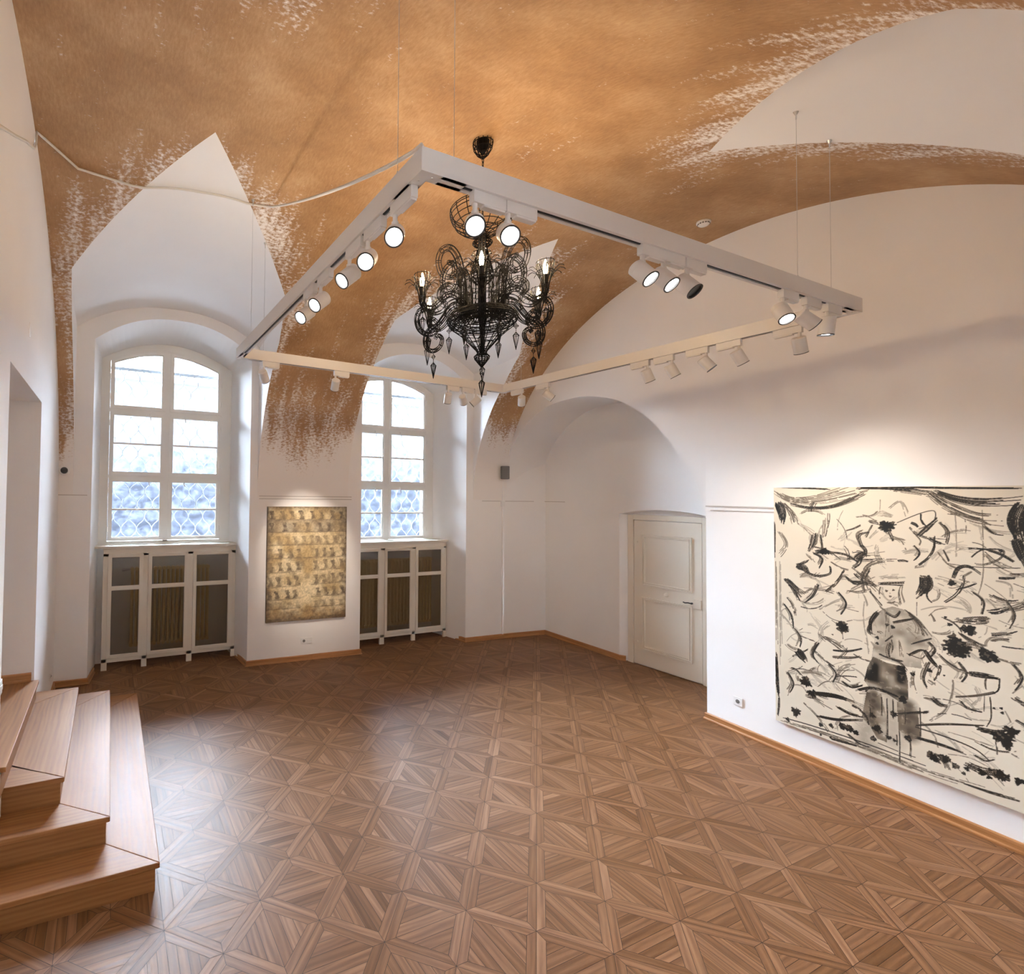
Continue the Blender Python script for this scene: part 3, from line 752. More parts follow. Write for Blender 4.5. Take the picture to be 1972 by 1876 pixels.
# ---------------------------------------------------------------- paintings
def surf_noise(n, m, cell, seed):
    r = np.random.RandomState(seed); gx, gy = max(2, int(n/cell)+3), max(2, int(m/cell)+3); g = r.rand(gy, gx)
    x = np.linspace(0, gx-1.001, n); y = np.linspace(0, gy-1.001, m); xi = x.astype(int); yi = y.astype(int); fx_, fy_ = x-xi, y-yi
    fx_ = fx_*fx_*(3-2*fx_); fy_ = fy_*fy_*(3-2*fy_)
    a = g[yi][:, xi]*(1-fx_)+g[yi][:, xi+1]*fx_; b_ = g[yi+1][:, xi]*(1-fx_)+g[yi+1][:, xi+1]*fx_
    return a*(1-fy_)[:, None]+b_*fy_[:, None]
def canvas(name, origin, du, w, h, z0, depth, img, label, cat, rough, nrm, edge_col, metal=0.0):
    """img [rows(z up), cols(u), 3]; origin = wall point of the left lower corner of the front face"""
    m, n, _ = img.shape
    t = thing(name, (origin[0]+du[0]*w/2, origin[1]+du[1]*w/2, z0), label, cat)
    o0 = t.location
    U, V = np.meshgrid(np.linspace(0, w, n), np.linspace(0, h, m))
    P = np.stack([origin[0]+du[0]*U-o0.x, origin[1]+du[1]*U-o0.y, z0+V-o0.z], -1).reshape(-1, 3)
    idx = np.arange(n*m).reshape(m, n); F = np.stack([idx[:-1, :-1], idx[:-1, 1:], idx[1:, 1:], idx[1:, :-1]], -1).reshape(-1, 4)
    me = bpy.data.meshes.new('painted_face'); me.vertices.add(n*m); me.vertices.foreach_set('co', P.ravel())
    me.loops.add(F.size); me.loops.foreach_set('vertex_index', F.ravel().astype(np.int32)); me.polygons.add(len(F))
    me.polygons.foreach_set('loop_start', (np.arange(len(F))*4).astype(np.int32)); me.update(calc_edges=True)
    ca = me.color_attributes.new('Col', 'FLOAT_COLOR', 'POINT')
    ca.data.foreach_set('color', np.concatenate([img, np.ones((m, n, 1))], -1).astype(np.float32).ravel())
    me.materials.append(vcol(name+'_paint', rough, metal))
    o = bpy.data.objects.new('painted_face', me); COL.objects.link(o); o.parent = t
    b = MB(); e = 0.0015; A = [(0, z0), (w, z0), (w, z0+h), (0, z0+h)]
    b.prism(A, lambda u, z, d: (origin[0]+du[0]*u+nrm[0]*d, origin[1]+du[1]*u+nrm[1]*d, z), e, depth)
    b.build('canvas_edge', mat(name+'_edge', edge_col, 0.8), t)
    return t
STROKES=[('b',0.0995,0.55,(0.001,2.385,0.147,2.297,0.354,2.308,0.596,2.383,0.696,2.414)),('b',0.0389,0.7,(0.115,2.27,0.296,2.236,0.477,2.261,0.695,2.383)),('b',0.0181,0.9,(-0.003,2.425,0.438,2.396)),('b',0.0287,0.85,(0.609,2.41,0.814,2.406,1.053,2.372)),
('b',0.0185,0.8,(0.744,2.419,1.133,2.403,1.49,2.397)),('b',0.0864,0.65,(1.032,2.375,1.132,2.277,1.273,2.196,1.435,2.193)),('b',0.0645,0.75,(1.053,2.386,1.181,2.319,1.319,2.301,1.489,2.317)),('b',0.0395,0.6,(0.814,2.39,0.98,2.368,1.093,2.332)),
('b',0.0957,0.97,(1.486,2.298,1.455,2.169,1.478,2.03)),('b',0.0515,0.9,(1.445,2.065,1.476,1.941,1.492,1.879)),('b',0.0258,0.8,(1.439,2.219,1.442,2.116,1.457,2.002)),('b',0.0719,0.95,(0.028,2.286,0.067,2.18,0.066,2.073)),
('b',0.0607,0.6,(0.068,2.287,0.146,2.183,0.183,2.063)),('b',0.0253,0.95,(-0.001,2.105,0.002,1.763)),('b',0.0466,0.55,(0.034,2.017,0.096,1.898,0.015,1.774)),('b',0.0215,0.5,(0.012,1.764,0.015,1.353,0.016,0.908)),
('b',0.0357,0.97,(0.001,0.904,0.009,0.676,0.028,0.47)),('b',0.0159,0.95,(0.028,0.488,0.015,0.315)),('b',0.025,0.35,(0.047,1.751,0.049,1.006,0.054,0.655)),('b',0.0389,0.6,(0.018,0.29,0.416,0.317,0.72,0.323,1.006,0.311,1.293,0.333,1.461,0.331)),
('b',0.0141,0.9,(0.051,0.318,0.277,0.339,0.624,0.355,1.007,0.353)),('b',0.0217,0.75,(1.183,0.327,1.336,0.337,1.461,0.356)),('b',0.0163,0.8,(0.416,0.293,0.598,0.312)),('s',0.0174,0.93,(0.097,0.318)),
('s',0.0198,0.93,(0.348,0.377)),('s',0.0195,0.93,(0.42,0.403)),('s',0.032,0.93,(0.504,0.428)),('s',0.0285,0.93,(0.549,0.431)),
('s',0.022,0.93,(0.587,0.416)),('s',0.0304,0.93,(0.722,0.506)),('s',0.018,0.93,(0.791,0.469)),('s',0.0214,0.93,(0.697,0.419)),
('s',0.0233,0.93,(0.903,0.511)),('s',0.0134,0.93,(0.825,0.462)),('s',0.0099,0.93,(0.347,0.295)),('s',0.0098,0.93,(0.416,0.301)),
('s',0.031,0.93,(1.038,0.432)),('s',0.0198,0.93,(1.023,0.453)),('s',0.0333,0.93,(1.094,0.452)),('s',0.0192,0.93,(1.147,0.43)),
('s',0.0238,0.93,(1.276,0.449)),('s',0.0131,0.93,(1.312,0.486)),('s',0.0337,0.93,(1.356,0.47)),('s',0.0232,0.93,(1.381,0.47)),
('s',0.0253,0.93,(1.439,0.475)),('s',0.0162,0.93,(1.203,0.438)),('s',0.0108,0.93,(1.189,0.397)),('s',0.0157,0.93,(1.307,0.432)),
('s',0.0456,0.85,(0.799,2.105)),('b',0.0399,0.8,(0.752,2.076,0.799,2.109,0.856,2.132)),('b',0.0105,0.7,(0.851,2.132,0.988,2.215,1.066,2.235,1.065,2.161,1.008,2.108,0.966,2.09)),('b',0.0092,0.6,(0.764,2.099,0.693,2.17,0.6,2.165)),
('b',0.0151,0.8,(0.81,2.064,0.834,1.991)),('b',0.0155,0.6,(0.711,2.111,0.667,2.007)),('b',0.0121,0.5,(0.809,2.011,0.877,2.002,0.91,1.931)),('b',0.0176,0.8,(0.939,2.14,0.976,2.11)),
('b',0.0243,0.35,(0.812,2.246,0.881,2.3,0.924,2.183)),('b',0.0129,0.7,(0.541,2.053,0.592,2.073,0.643,2.107)),('b',0.0088,0.6,(0.944,2.067,0.986,2.012,0.975,1.967)),('s',0.0366,0.8,(0.391,1.865)),
('b',0.0337,0.85,(0.321,1.852,0.391,1.865,0.459,1.851)),('b',0.0132,0.8,(0.432,1.864,0.539,1.852,0.621,1.798)),('b',0.0134,0.7,(0.362,2.007,0.372,1.883)),('b',0.0556,0.95,(0.172,1.711,0.232,1.705,0.268,1.651)),
('b',0.0205,0.9,(0.246,1.673,0.333,1.649,0.424,1.682,0.424,1.756)),('b',0.0342,0.5,(0.248,1.827,0.32,1.751)),('b',0.0115,0.6,(0.431,1.782,0.498,1.742,0.563,1.727)),('b',0.015,0.5,(0.379,2.092,0.35,2.006,0.371,1.924)),
('b',0.0253,0.9,(0.626,1.952,0.663,1.905,0.663,1.846)),('b',0.0705,0.75,(0.093,1.58,0.17,1.506,0.229,1.448)),('b',0.0212,0.9,(0.078,1.578,0.14,1.553)),('b',0.0201,0.9,(1.033,2.03,1.118,1.993)),
('b',0.0127,0.7,(1.108,1.952,1.136,1.872)),('b',0.0081,0.75,(1.242,1.912,1.297,1.972,1.389,1.98,1.376,1.922,1.305,1.873,1.25,1.873)),('s',0.0118,0.8,(1.381,1.975)),('b',0.0222,0.85,(1.154,1.756,1.179,1.829,1.231,1.85,1.295,1.799)),
('s',0.0222,0.9,(1.149,1.721)),('b',0.007,0.7,(1.126,1.857,1.268,1.851,1.483,1.872)),('b',0.0157,0.95,(1.369,1.79,1.442,1.802)),('b',0.0071,0.6,(1.075,1.709,1.153,1.687,1.23,1.748)),
('b',0.0127,0.6,(1.078,1.935,1.126,1.857,1.184,1.823)),('b',0.0069,0.6,(1.166,1.945,1.214,1.977)),('b',0.0106,0.5,(1.314,1.881,1.401,1.867)),('b',0.0131,0.3,(1.356,1.769,1.416,1.753,1.423,1.664)),
('b',0.0093,0.4,(1.311,1.642,1.37,1.549)),('b',0.0107,0.4,(1.272,1.474,1.36,1.443)),('b',0.0346,0.6,(0.632,1.682,0.676,1.774,0.749,1.825,0.859,1.844)),('b',0.0626,0.6,(0.651,1.732,0.675,1.642)),
('b',0.032,0.75,(0.556,1.638,0.675,1.642,0.747,1.639)),('b',0.0257,0.65,(0.536,1.563,0.612,1.561,0.699,1.6)),('b',0.072,0.8,(1.004,1.754,1.013,1.684,0.97,1.597)),('b',0.0263,0.5,(0.951,1.804,1.015,1.842)),
('b',0.0116,0.6,(0.959,1.573,1.023,1.671)),('b',0.0186,0.7,(0.686,1.582,0.734,1.514,0.763,1.474)),('b',0.0134,0.8,(0.859,1.844,0.919,1.844)),('b',0.0174,0.6,(0.983,1.751,1.045,1.732)),
('b',0.0399,0.35,(0.742,1.696,0.902,1.731)),('b',0.0307,0.75,(0.735,1.647,0.906,1.676)),('b',0.0152,0.3,(0.764,1.626,0.772,1.559,0.81,1.526,0.85,1.567)),('s',0.0091,0.6,(0.791,1.601)),
('s',0.009,0.6,(0.832,1.614)),('s',0.009,0.5,(0.811,1.562)),('s',0.0045,0.3,(0.811,1.586)),('b',0.0326,0.6,(0.879,1.661,0.872,1.601,0.883,1.521)),
('b',0.0138,0.5,(0.753,1.624,0.746,1.532)),('b',0.039,0.45,(0.826,1.51,0.871,1.504)),('b',0.0212,0.5,(0.792,1.51,0.844,1.521)),('b',0.0244,0.7,(0.759,1.443,0.696,1.337,0.677,1.255,0.73,1.238)),
('b',0.0397,0.4,(0.745,1.44,0.708,1.355,0.713,1.28)),('b',0.0094,0.35,(0.655,1.498,0.647,1.356,0.67,1.176,0.681,1.071)),('b',0.0182,0.8,(0.785,1.431,0.837,1.408,0.871,1.46)),('b',0.0165,0.8,(0.825,1.363,0.947,1.421)),
('b',0.0207,0.75,(0.893,1.479,0.968,1.409,1.034,1.304)),('b',0.0142,0.8,(1.039,1.298,0.923,1.223)),('b',0.0323,0.4,(0.902,1.342,0.956,1.297)),('b',0.018,0.65,(0.814,1.23,0.817,1.119)),
('b',0.0208,0.6,(0.857,1.242,0.872,1.106)),('s',0.015,0.8,(0.824,1.326)),('s',0.0121,0.7,(0.79,1.337)),('s',0.0138,0.7,(0.73,1.223)),
('b',0.0151,0.75,(0.777,1.205,0.824,1.263)),('b',0.0184,0.6,(0.731,1.269,0.76,1.261)),('s',0.0107,0.7,(0.73,1.177)),('b',0.0287,0.85,(0.997,1.208,1.037,1.135,1.087,1.08)),
('b',0.0176,0.8,(0.911,1.137,0.976,1.195,1.017,1.193)),('s',0.0171,0.9,(1.024,1.06)),('s',0.0145,0.8,(0.933,1.001)),('b',0.029,0.45,(0.942,1.033,0.93,0.942,0.945,0.861)),
('b',0.0117,0.6,(0.9,1.151,0.975,1.137,0.996,1.165)),('b',0.0271,0.35,(0.802,1.392,0.79,1.329)),('b',0.0233,0.4,(0.934,1.306,0.987,1.262)),('b',0.0132,0.7,(0.915,1.447,0.978,1.375,0.998,1.294)),
('b',0.0106,0.5,(0.792,1.465,0.79,1.359)),('b',0.0104,0.5,(0.854,1.478,0.857,1.39)),('b',0.0308,0.3,(0.694,1.182,0.741,1.104)),('b',0.0383,0.3,(0.892,1.383,0.956,1.355)),
('p',0.0,0.3,(0.762,1.451,0.826,1.487,0.904,1.474,0.968,1.416,1.044,1.299,1.018,1.214,0.975,1.173,0.985,1.061,0.899,1.048,0.798,1.061,0.693,1.051,0.712,1.203,0.676,1.239,0.684,1.334)),('p',0.0,0.74,(0.702,1.065,0.787,1.042,0.888,1.045,0.908,0.935,0.907,0.796,0.862,0.764,0.784,0.802,0.678,0.809,0.644,0.858,0.667,0.974)),('p',0.0,0.55,(0.659,0.771,0.749,0.789,0.782,0.606,0.779,0.426,0.721,0.43,0.674,0.516,0.626,0.557)),('p',0.0,0.58,(0.84,0.763,0.907,0.796,0.959,0.737,0.968,0.54,0.903,0.526,0.849,0.546)),
('b',0.0466,0.65,(0.689,1.768,0.651,1.669,0.674,1.564)),('b',0.0397,0.5,(0.745,1.47,0.791,1.42,0.8,1.211)),('b',0.0293,0.55,(0.915,1.447,0.967,1.358,0.945,1.251)),('b',0.0245,0.8,(0.733,1.43,0.69,1.335,0.695,1.229)),
('b',0.021,0.7,(0.799,1.076,0.866,1.067,0.909,1.008)),('b',0.0188,0.95,(0.603,0.766,0.678,0.809,0.749,0.819,0.863,0.801)),('s',0.0294,0.92,(0.876,0.792)),('b',0.0154,0.8,(0.678,0.809,0.653,0.769)),
('w',0.1072,0.62,(0.707,0.773,0.694,0.662,0.687,0.552)),('w',0.1139,0.6,(0.906,0.759,0.905,0.643,0.914,0.538)),('w',0.1543,0.25,(0.662,0.495,0.636,0.392,0.696,0.343)),('w',0.1651,0.22,(0.796,0.836,0.816,0.62,0.814,0.471)),
('s',0.0223,0.9,(0.822,0.66)),('s',0.0304,0.9,(0.722,0.503)),('s',0.0215,0.7,(0.693,0.6)),('b',0.0075,0.75,(0.783,0.771,0.785,0.6,0.781,0.427)),
('b',0.0075,0.75,(0.818,0.777,0.82,0.7,0.817,0.621)),('b',0.0076,0.75,(0.749,0.773,0.751,0.691,0.748,0.607)),('b',0.0074,0.75,(0.851,0.561,0.853,0.434,0.849,0.304)),('b',0.0077,0.75,(0.677,0.716,0.679,0.64,0.676,0.562)),
('b',0.0074,0.75,(0.837,0.511,0.84,0.468,0.837,0.423)),('b',0.0073,0.75,(0.914,0.516,0.916,0.445,0.913,0.372)),('b',0.0072,0.75,(0.97,0.77,0.972,0.642,0.968,0.512)),('b',0.0073,0.75,(0.884,0.736,0.887,0.671,0.884,0.605)),
('b',0.0337,0.9,(0.265,0.619,0.447,0.661,0.627,0.663)),('b',0.0259,0.95,(0.453,0.583,0.551,0.558,0.657,0.567)),('b',0.0234,0.9,(0.307,0.443,0.458,0.469,0.65,0.544)),('b',0.013,0.8,(0.942,0.627,1.112,0.708,1.299,0.774)),
('b',0.0116,0.85,(0.937,0.613,1.11,0.611,1.251,0.588,1.335,0.517)),('b',0.0232,0.85,(0.925,0.536,1.07,0.545,1.214,0.537)),('b',0.0069,0.4,(1.111,0.653,1.225,0.656,1.341,0.65)),('b',0.0106,0.6,(0.721,0.399,0.858,0.389,0.955,0.392)),
('s',0.0715,0.98,(1.167,1.271)),('s',0.0411,0.98,(1.181,1.234)),('s',0.038,0.95,(1.226,1.409)),('b',0.0302,0.75,(1.173,1.382,1.225,1.341,1.306,1.297)),
('s',0.0449,0.95,(1.316,1.25)),('s',0.0319,0.95,(1.297,1.268)),('b',0.0214,0.8,(1.269,1.26,1.358,1.286)),('b',0.0091,0.85,(1.376,1.336,1.427,1.338,1.475,1.345)),
('b',0.0131,0.5,(1.358,1.247,1.458,1.239)),('s',0.0451,0.97,(0.506,1.252)),('s',0.0224,0.97,(0.526,1.232)),('b',0.069,0.95,(0.172,0.971,0.217,0.916,0.253,0.876)),
('s',0.0441,0.85,(0.24,0.706)),('b',0.0244,0.7,(0.117,0.799,0.178,0.784,0.237,0.719)),('s',0.0369,0.85,(0.287,0.622)),('s',0.0379,0.7,(0.16,0.414)),
('s',0.0153,0.9,(1.131,1.422)),('s',0.0084,0.8,(1.112,1.469)),('b',0.0071,0.5,(1.026,1.458,1.062,1.509,1.122,1.538)),('b',0.0114,0.5,(1.036,1.475,1.056,1.422)),
('b',0.0147,0.85,(0.437,1.039,0.543,1.062,0.645,1.115)),('b',0.0196,0.8,(0.437,0.982,0.555,1.01,0.631,1.044)),('b',0.0081,0.7,(0.449,0.876,0.593,0.927)),('b',0.0081,0.8,(0.449,0.82,0.611,0.87)),
('b',0.0081,0.6,(0.476,0.921,0.482,0.883)),('s',0.0065,0.8,(0.439,1.17)),('b',0.0193,0.5,(1.145,1.037,1.139,0.932,1.098,0.792,1.011,0.684)),('b',0.0312,0.85,(1.029,0.871,1.074,0.832,1.118,0.835)),
('b',0.0352,0.85,(1.222,1.104,1.285,1.112,1.365,1.119)),('b',0.0065,0.85,(1.365,1.119,1.356,1.032,1.302,0.982)),('b',0.0053,0.9,(1.293,0.976,1.289,0.862)),('b',0.0053,0.9,(1.319,0.979,1.322,0.843,1.299,0.768)),
('b',0.0137,0.7,(1.153,0.917,1.256,0.962,1.346,1.019)),('b',0.0066,0.8,(1.303,1.098,1.302,1.019)),('b',0.0295,0.85,(1.244,0.738,1.342,0.75,1.411,0.797)),('s',0.0517,0.96,(1.376,0.724)),
('s',0.0333,0.95,(1.411,0.784)),('s',0.0206,0.9,(1.392,0.674)),('b',0.0109,0.35,(1.199,0.819,1.236,0.794,1.326,0.818)),('b',0.0109,0.4,(1.174,1.027,1.134,0.972)),
('s',0.007,0.8,(1.101,1.05)),('s',0.0079,0.9,(1.336,0.907)),('s',0.0091,0.9,(1.369,0.92)),('s',0.0091,0.9,(1.372,0.892)),
('b',0.0313,0.55,(1.015,0.986,1.055,0.958)),('b',0.0083,0.4,(1.109,0.494,1.223,0.521,1.339,0.487)),('b',0.0102,0.6,(1.409,0.637,1.441,0.627)),('b',0.004,0.6,(1.301,2.254,1.301,1.826,1.273,1.655)),
('b',0.0042,0.4,(1.17,2.236,1.171,1.89)),('b',0.0044,0.5,(0.964,1.574,0.964,1.444)),('b',0.0046,0.5,(0.761,2.314,0.756,2.206)),('b',0.0041,0.5,(1.217,2.183,1.218,2.08)),
('b',0.0212,0.3,(0.059,1.256,0.136,1.169,0.196,1.081)),('b',0.0167,0.4,(0.344,1.361,0.455,1.45,0.522,1.488)),('b',0.0114,0.5,(0.468,1.372,0.56,1.432)),('b',0.0139,0.35,(0.138,1.343,0.059,1.283,0.09,1.193)),
('b',0.0412,0.25,(0.214,1.394,0.331,1.518)),('b',0.0304,0.2,(0.286,1.307,0.37,1.16,0.283,0.969)),('b',0.0267,0.3,(0.325,0.915,0.421,0.814)),('b',0.0105,0.5,(0.099,0.532,0.131,0.63,0.207,0.657,0.251,0.605)),
('b',0.0156,0.3,(0.691,2.001,0.74,2.067)),('b',0.0096,0.4,(1.183,1.754,1.267,1.741)),('b',0.0157,0.35,(0.637,1.573,0.673,1.455)),('b',0.0127,0.4,(0.576,1.753,0.639,1.699)),
('b',0.0316,0.62,(0.109,1.548,0.154,1.486,0.192,1.406)),('b',0.0123,0.92,(0.123,1.539,0.168,1.478,0.205,1.399)),('b',0.0319,0.62,(0.06,1.362,0.122,1.27,0.136,1.152)),('b',0.0124,0.92,(0.074,1.355,0.135,1.263,0.15,1.145)),
('b',0.0312,0.62,(0.151,1.155,0.196,1.081,0.18,0.991)),('b',0.0121,0.92,(0.165,1.148,0.209,1.074,0.194,0.984)),('b',0.0305,0.62,(0.292,1.849,0.363,1.807,0.333,1.719)),('b',0.0118,0.92,(0.305,1.84,0.375,1.798,0.346,1.711)),
('b',0.0293,0.62,(0.469,1.543,0.521,1.456,0.481,1.35)),('b',0.0114,0.92,(0.481,1.535,0.533,1.448,0.493,1.343)),('b',0.0301,0.62,(0.327,1.082,0.283,0.969,0.325,0.899)),('b',0.0117,0.92,(0.34,1.076,0.296,0.963,0.338,0.893)),
('b',0.0315,0.62,(0.086,0.754,0.132,0.665,0.1,0.567)),('b',0.0122,0.92,(0.1,0.748,0.145,0.659,0.114,0.562)),('b',0.0296,0.62,(0.395,0.92,0.449,0.856,0.421,0.765)),('b',0.0115,0.92,(0.408,0.914,0.461,0.85,0.433,0.76)),
('b',0.0302,0.62,(0.332,1.585,0.288,1.476,0.214,1.394)),('b',0.0117,0.92,(0.345,1.577,0.301,1.468,0.227,1.386)),('b',0.0241,0.62,(1.299,2.147,1.343,2.096,1.395,2.087)),('b',0.0094,0.92,(1.307,2.139,1.351,2.089,1.403,2.08)),
('b',0.0255,0.62,(1.081,2.162,1.129,2.094,1.118,1.996)),('b',0.0099,0.92,(1.089,2.154,1.138,2.087,1.127,1.988)),('b',0.0244,0.62,(1.238,1.682,1.292,1.625,1.282,1.529)),('b',0.0095,0.92,(1.247,1.675,1.3,1.619,1.29,1.523)),
('b',0.0234,0.62,(1.397,1.646,1.43,1.563,1.403,1.466)),('b',0.0091,0.92,(1.405,1.64,1.437,1.556,1.411,1.46)),('b',0.0257,0.62,(1.017,1.128,0.984,1.004,1.004,0.925)),('b',0.01,0.92,(1.026,1.123,0.993,0.998,1.013,0.92)),
('b',0.0247,0.62,(1.166,1.174,1.203,1.105,1.174,1.027)),('b',0.0096,0.92,(1.174,1.169,1.211,1.099,1.182,1.022)),('b',0.0231,0.62,(1.417,1.239,1.457,1.163,1.423,1.062)),('b',0.009,0.92,(1.424,1.234,1.464,1.158,1.43,1.057)),
('b',0.0246,0.62,(1.172,0.904,1.209,0.864,1.282,0.866)),('b',0.0095,0.92,(1.18,0.899,1.217,0.859,1.29,0.861)),('b',0.029,0.62,(0.488,0.805,0.553,0.78,0.629,0.822)),('b',0.0112,0.92,(0.5,0.799,0.564,0.774,0.64,0.817)),
('b',0.0286,0.62,(0.523,0.388,0.599,0.344,0.672,0.347)),('b',0.0111,0.92,(0.535,0.384,0.61,0.339,0.683,0.342)),('b',0.0241,0.62,(1.233,0.553,1.287,0.539,1.331,0.574)),('b',0.0094,0.92,(1.241,0.549,1.295,0.535,1.339,0.57)),
('b',0.0283,0.62,(0.641,1.919,0.617,2.027,0.692,2.064)),('b',0.011,0.92,(0.652,1.91,0.628,2.018,0.703,2.055)),('b',0.0264,0.62,(0.943,1.979,0.974,1.924,0.941,1.862)),('b',0.0102,0.92,(0.952,1.971,0.984,1.916,0.951,1.854)),
('b',0.029,0.62,(0.524,1.681,0.588,1.627,0.638,1.651)),('b',0.0112,0.92,(0.535,1.673,0.599,1.62,0.649,1.644)),('b',0.0271,0.62,(0.8,1.211,0.788,1.133,0.799,1.076)),('b',0.0105,0.92,(0.81,1.205,0.798,1.127,0.809,1.07)),
('b',0.0275,0.62,(0.729,1.101,0.799,1.084,0.877,1.085)),('b',0.0107,0.92,(0.739,1.095,0.809,1.078,0.887,1.08)),('b',0.0257,0.62,(1.018,1.271,1.048,1.223,1.017,1.157)),('b',0.01,0.92,(1.027,1.265,1.057,1.217,1.026,1.151))]

def ink_painting():
    w, h, z0 = 2.30, 2.145, 0.275; px = 0.0031; n, m = int(w/px), int(h/px)
    ink = np.zeros((m, n), np.float32)
    r = random.Random(5)
    N1 = surf_noise(n, m, 4, 1)*0.6+surf_noise(n, m, 9, 2)*0.4; N2 = surf_noise(n, m, 52, 3); NB = surf_noise(n, m, 17, 31)
    def spline(P, k=14):
        if len(P) == 2: P = [P[0], ((P[0][0]+P[1][0])/2+r.uniform(-.006, .006), (P[0][1]+P[1][1])/2+r.uniform(-.006, .006)), P[1]]
        return smooth_arch(P, k)
    def stamp(cx, cy, rad, dark, soft=0.35, ragged=0.0):
        i0, i1 = max(0, int((cx-rad*1.5)/px)), min(n, int((cx+rad*1.5)/px)+2); j0, j1 = max(0, int((cy-z0-rad*1.5)/px)), min(m, int((cy-z0+rad*1.5)/px)+2)
        if i0 >= i1 or j0 >= j1: return
        X = (np.arange(i0, i1)*px-cx)[None, :]; Y = (np.arange(j0, j1)*px+z0-cy)[:, None]
        d = np.sqrt(X*X+Y*Y)/rad
        if ragged:
            th = np.arctan2(Y, X); d = d/(1+ragged*(np.sin(th*3+cx*40)*0.16+np.sin(th*7+cy*70)*0.10+np.sin(th*13+cx*9)*0.09)); d = d*1.02+(N1[j0:j1, i0:i1]-0.5)*0.8*ragged
        a = np.clip((1-d)/soft, 0, 1)*dark
        ink[j0:j1, i0:i1] = np.maximum(ink[j0:j1, i0:i1], a)
    def brush(P, wd, dark, dry=None):
        S = spline(P); L = [0]
        for a, b_ in zip(S, S[1:]): L.append(L[-1]+math.dist(a, b_))
        tot = max(L[-1], 1e-4); nb = max(2, int(wd/(0.0050 if dark < 0.8 else 0.0036)))
        dry = (0.50 if dark < 0.7 else 0.12) if dry is None else dry
        for q in range(nb):
            off0 = ((q+0.5)/nb-0.5)*wd+r.uniform(-.002, .002); ph = r.random()*6; st = r.uniform(0, 0.14 if wd > 0.02 else 0.03); en = r.uniform(0.62 if wd > 0.02 else 0.9, 1.0)
            if r.random() < dry*0.38: continue
            dk = dark*r.uniform(0.55 if dry > .4 else .8, 1.15)
            for i in range(len(S)-1):
                seg = math.dist(S[i], S[i+1]); k = max(1, int(seg/(px*0.8)))
                dx, dy = S[i+1][0]-S[i][0], S[i+1][1]-S[i][1]; ll = max(seg, 1e-6); nx_, ny_ = -dy/ll, dx/ll
                for e in range(k):
                    s_ = (L[i]+seg*e/k)/tot
                    if s_ < st or s_ > en: continue
                    wv = (0.45+0.75*s_+0.12*math.sin(s_*7+ph)) if dark < 0.8 else 0.6+0.4*math.sin(math.pi*min(1, s_*1.1+0.1))
                    if dry > 0.4 and math.sin(s_*tot*38+ph*3)+math.sin(s_*tot*91+ph)*0.7 < -1.15: continue
                    x = S[i][0]+dx*e/k+nx_*off0*wv; y = S[i][1]+dy*e/k+ny_*off0*wv
                    stamp(x, y, 0.0040 if nb > 2 else max(0.0034, wd/2.4), min(1, dk), 0.6)
    def wash(P, wd, dark):
        S = spline(P)
        for (x, y) in S[::2]: stamp(x, y, wd*0.62, dark*(0.75+0.25*r.random()), 0.85)
    def poly(P, dark):
        X = (np.arange(n)*px)[None, :]; Y = (np.arange(m)*px+z0)[:, None]; ins = np.zeros((m, n), bool); q = len(P)
        for i in range(q):
            (x0, y0), (x1, y1) = P[i], P[(i+1) % q]
            c = ((y0 > Y) != (y1 > Y)) & (X < (x1-x0)*(Y-y0)/((y1-y0) or 1e-9)+x0); ins ^= c
        a = dark*(0.55+0.9*(NB-0.25))*np.where(N1 > 0.10, 1, 0.3); ink[ins] = np.maximum(ink, a)[ins]
    # faint dry wisps all over
    for k in range(400):
        x, y = r.uniform(0.08, w-0.05), r.uniform(z0+0.18, z0+h-0.2)
        if 0.62 < x < 0.95 and y < 1.9: continue
        a = r.uniform(-1.0, 1.0) if r.random() < 0.7 else r.uniform(0, 6.3); l = r.uniform(0.06, 0.26); c = r.uniform(-1.6, 1.6); P = [(x, y)]
        for _ in range(3): P.append((P[-1][0]+math.cos(a)*l/3, P[-1][1]+math.sin(a)*l/3)); a += c/3
        brush(P, r.choice((0.005, 0.012, 0.02, 0.03, 0.05)), r.choice((0.2, 0.3, 0.45, 0.65, 0.9)), 0.95)
    for kind, wd, dark, c in STROKES:
        P = [(c[i], c[i+1]) for i in range(0, len(c), 2)]
        if kind == 'b': brush(P, wd, dark)
        elif kind == 's': stamp(P[0][0], P[0][1], wd, dark, 0.15, 0.9)
        elif kind == 'w': wash(P, wd, dark)
        else: poly(P, dark)
    # the part beyond the picture's edge
    for k in range(26):
        x, y = r.uniform(1.62, 2.22), r.uniform(0.5, 2.2); brush([(x, y), (x+r.uniform(-.12, .12), y+r.uniform(-.1, .1)), (x+r.uniform(-.16, .16), y+r.uniform(-.12, .12))], r.uniform(.01, .05), r.uniform(.5, .95))
        if k % 3 == 0: stamp(x, y, r.uniform(0.02, 0.06), .9, .15, .9)
    ink = np.clip(ink*1.4, 0, 1)*(0.80+0.20*(N1 > 0.28))
    base = np.array([0.72, 0.655, 0.53]); tint = base[None, None]*(1+(N2[..., None]-0.5)*0.05)
    dk = np.array([0.010, 0.010, 0.008]); mid_ = np.array([0.17, 0.135, 0.095])
    i_ = ink[..., None]; img = np.where(i_ < 0.6, tint*(1-i_/0.6)+mid_*(i_/0.6), mid_*(1-(i_-0.6)/0.4)+dk*((i_-0.6)/0.4))
    o = (5.667, 2.7464); du = (-0.1133335, -0.993557)
    canvas('ink_painting', o, du, w, h, z0, 0.034, np.clip(img, 0, 1), 'large cream canvas with a black brush-drawn figure in a hat', 'painting', 0.42, (0.9936, -0.1133), (0.66, 0.60, 0.50))
ink_painting()
